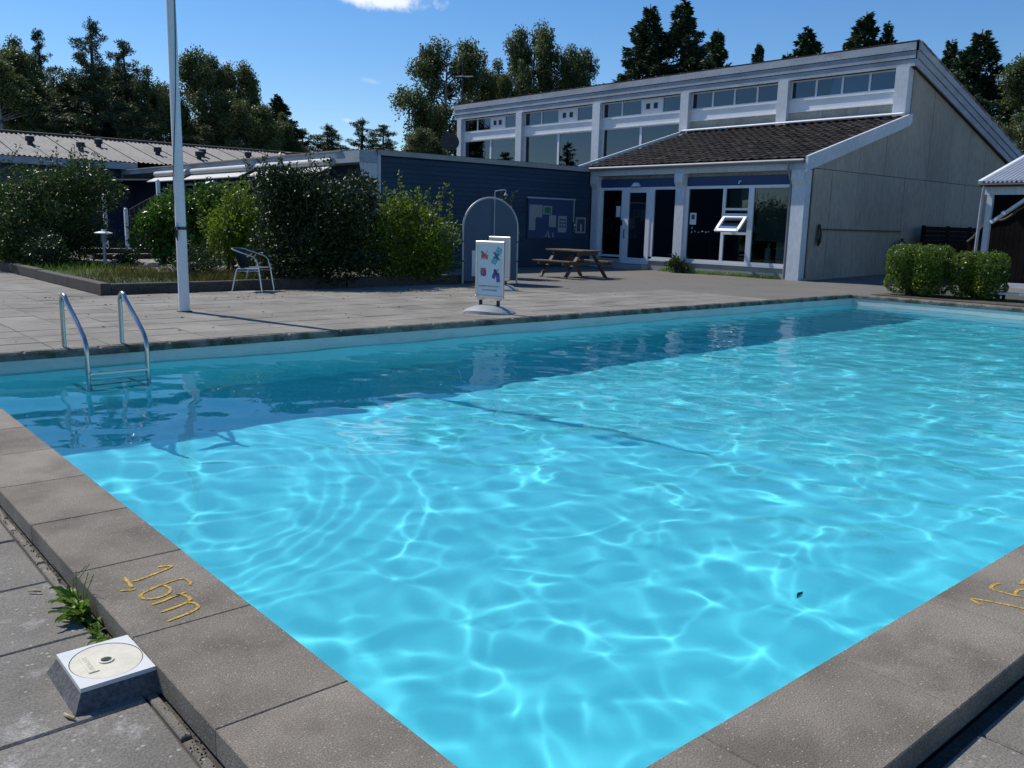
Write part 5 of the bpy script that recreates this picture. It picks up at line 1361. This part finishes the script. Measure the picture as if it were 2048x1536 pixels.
T('birch_tree', 2, 18.0, 66.0, 10.2, 5.2, 'leafy crown filling the gap right of the tallest pine', gl_)
T('birch_tree', 0, 21.6, 62.0, 9.6, 4.6, 'leafy crown seen either side of the flagpole', gl_)
T('birch_tree', 2, 28.2, 57.0, 8.2, 4.2, 'low leafy tree in front of the dark conical conifer', gl_)
T('pine_tree', 1, 26.0, 55.0, 6.6, 5.0, 'low pine under the slender birch over the roof ridge', gl_)
T('birch_tree', 1, 11.4, 57.0, 9.4, 4.6, 'lower leafy tree cut by the left edge of the view', gl_)
T('pine_tree', 0, 34.5, 72.0, 8.8, 5.6, 'low pine half hidden behind the dark conical conifer', gm)
T('spruce_tree', 1, 29.2, 59.1, 10.0, 4.2, 'dark conical conifer at the right end of the left tree group', gl_)
T('birch_tree', 0, 27.6, 58.8, 9.2, 3.0, 'small leafy tree between the slender birch and the dark conifer', gl_)
T('pine_tree', 1, 13.6, 55.0, 7.5, 5.5, 'low pine filling the gap under the left edge tree', gl_)
T('pine_tree', 0, 17.6, 54.0, 7.2, 5.0, 'low pine under the tallest left pine', gl_)
T('pine_tree', 1, 21.5, 53.4, 6.8, 5.0, 'low pine behind the flagpole over the roof ridge', gl_)
T('pine_tree', 2, 39.5, 75.2, 9.3, 4.5, 'smallest low pine next to the dark conical conifer', gm)
T('pine_tree', 1, 41.6, 74.4, 10.0, 6.5, 'broad low pine left of centre over the annex roof', gm)
T('pine_tree', 1, 44.0, 72.0, 10.6, 6.5, 'highest low pine in the gap of sky over the annex', gm)
T('pine_tree', 0, 44.5, 69.3, 9.8, 5.0, 'low pine at the right end of the distant row', gm)
T('birch_tree', 1, 28.8, 40.9, 6.3, 3.0, 'small leafy tree beside the satellite dish', gc)
T('birch_tree', 0, 34.5, 46.4, 12.8, 5.2, 'birch with hanging sprays at the left end of the high roof', gc)
T('birch_tree', 1, 37.3, 46.8, 11.2, 3.2, 'lower birch right of the aerial behind the high roof', gc)
T('birch_tree', 0, 41.6, 46.0, 14.7, 4.4, 'tallest birch in the middle behind the high roof', gc)
T('birch_tree', 1, 43.8, 43.9, 13.0, 3.4, 'birch with ragged right side beside the tallest birch', gc)
T('spruce_tree', 1, 60.6, 38.6, 14.6, 5.0, 'lower spruce joining the isolated tip to the broad dark spruce', gr)
T('spruce_tree', 0, 62.0, 32.2, 14.4, 5.0, 'spruce half hidden behind the pointed one by the roof peak', gr)
T('birch_tree', 2, 40.6, 48.0, 11.8, 5.6, 'broad birch low behind the tallest birch', gc)
T('birch_tree', 2, 46.5, 45.0, 10.6, 5.0, 'low leafy crown right of the ragged birch', gc)
T('pine_tree', 1, 38.0, 78.0, 9.2, 7.5, 'broad low pine at the left of the distant row', gm)
T('pine_tree', 1, 43.0, 76.0, 9.6, 8.0, 'dense low pine filling the middle of the distant row', gm)
T('pine_tree', 1, 47.0, 72.0, 8.4, 6.5, 'low pine between the distant row and the satellite dish', gm)
T('birch_tree', 0, 42.9, 45.2, 12.2, 4.0, 'birch filling the crown gap on the right of the tallest birch', gc)
T('birch_tree', 2, 39.2, 45.7, 11.6, 3.6, 'low birch filling between the two taller birches', gc)
T('spruce_tree', 1, 45.4, 39.2, 15.5, 6.0, 'left one of the tall spruce pair behind the roof middle', gr)
T('spruce_tree', 1, 46.7, 37.5, 15.8, 6.0, 'right and tallest one of the tall spruce pair', gr)
T('spruce_tree', 0, 45.7, 34.0, 13.3, 4.2, 'shorter spruce leaning on the right of the tall pair', gr)
T('birch_tree', 1, 42.5, 40.2, 9.6, 3.0, 'small leafy tree at the foot of the tall spruce pair', gr)
T('spruce_tree', 0, 59.6, 40.4, 15.4, 3.4, 'small isolated spruce tip above the roof', gr)
T('spruce_tree', 1, 59.6, 36.4, 16.0, 6.2, 'broad dark spruce top left of the roof peak', gr)
T('spruce_tree', 0, 58.1, 31.2, 15.9, 5.4, 'pointed spruce nearest the roof peak', gr)
T('spruce_tree', 2, 58.6, 29.9, 15.2, 3.4, 'slim spruce just right of the pointed one by the roof peak', gr)
T('spruce_tree', 1, 61.0, 34.0, 14.9, 4.6, 'wide spruce between the two peaks left of the roof peak', gr)
T('spruce_tree', 1, 55.6, 22.6, 13.2, 6.6, 'large dark spruce at the upper right beyond the roof slope', gr)
T('spruce_tree', 2, 58.6, 25.6, 13.5, 3.2, 'slim spruce between the roof peak and the large right spruce', gr)
T('birch_tree', 0, 54.5, 19.4, 11.2, 4.6, 'leafy tree at the upper right edge', gr)
T('pine_tree', 1, 51.0, 20.6, 8.8, 5.5, 'low dark pine under the large right spruce', gr)
T('pine_tree', 1, 50.0, 16.6, 8.0, 5.5, 'low dark pine at the right edge above the shelter', gr)
T('birch_tree', 2, 42.0, 14.9, 6.4, 4.2, 'sunlit bright green leafy tree at the right edge above the shelter', gr)
for k, (x, y, h) in enumerate(((-30, 74, 11), (-34, 92, 13), (-30, 101, 11.5), (-32, 112, 15), (-28, 84, 9))):
    tree('pine_tree', k % 3, x, y, h, 6, 'pine outside the view seen only as a reflection in the high windows', 'pines mirrored in the high windows')
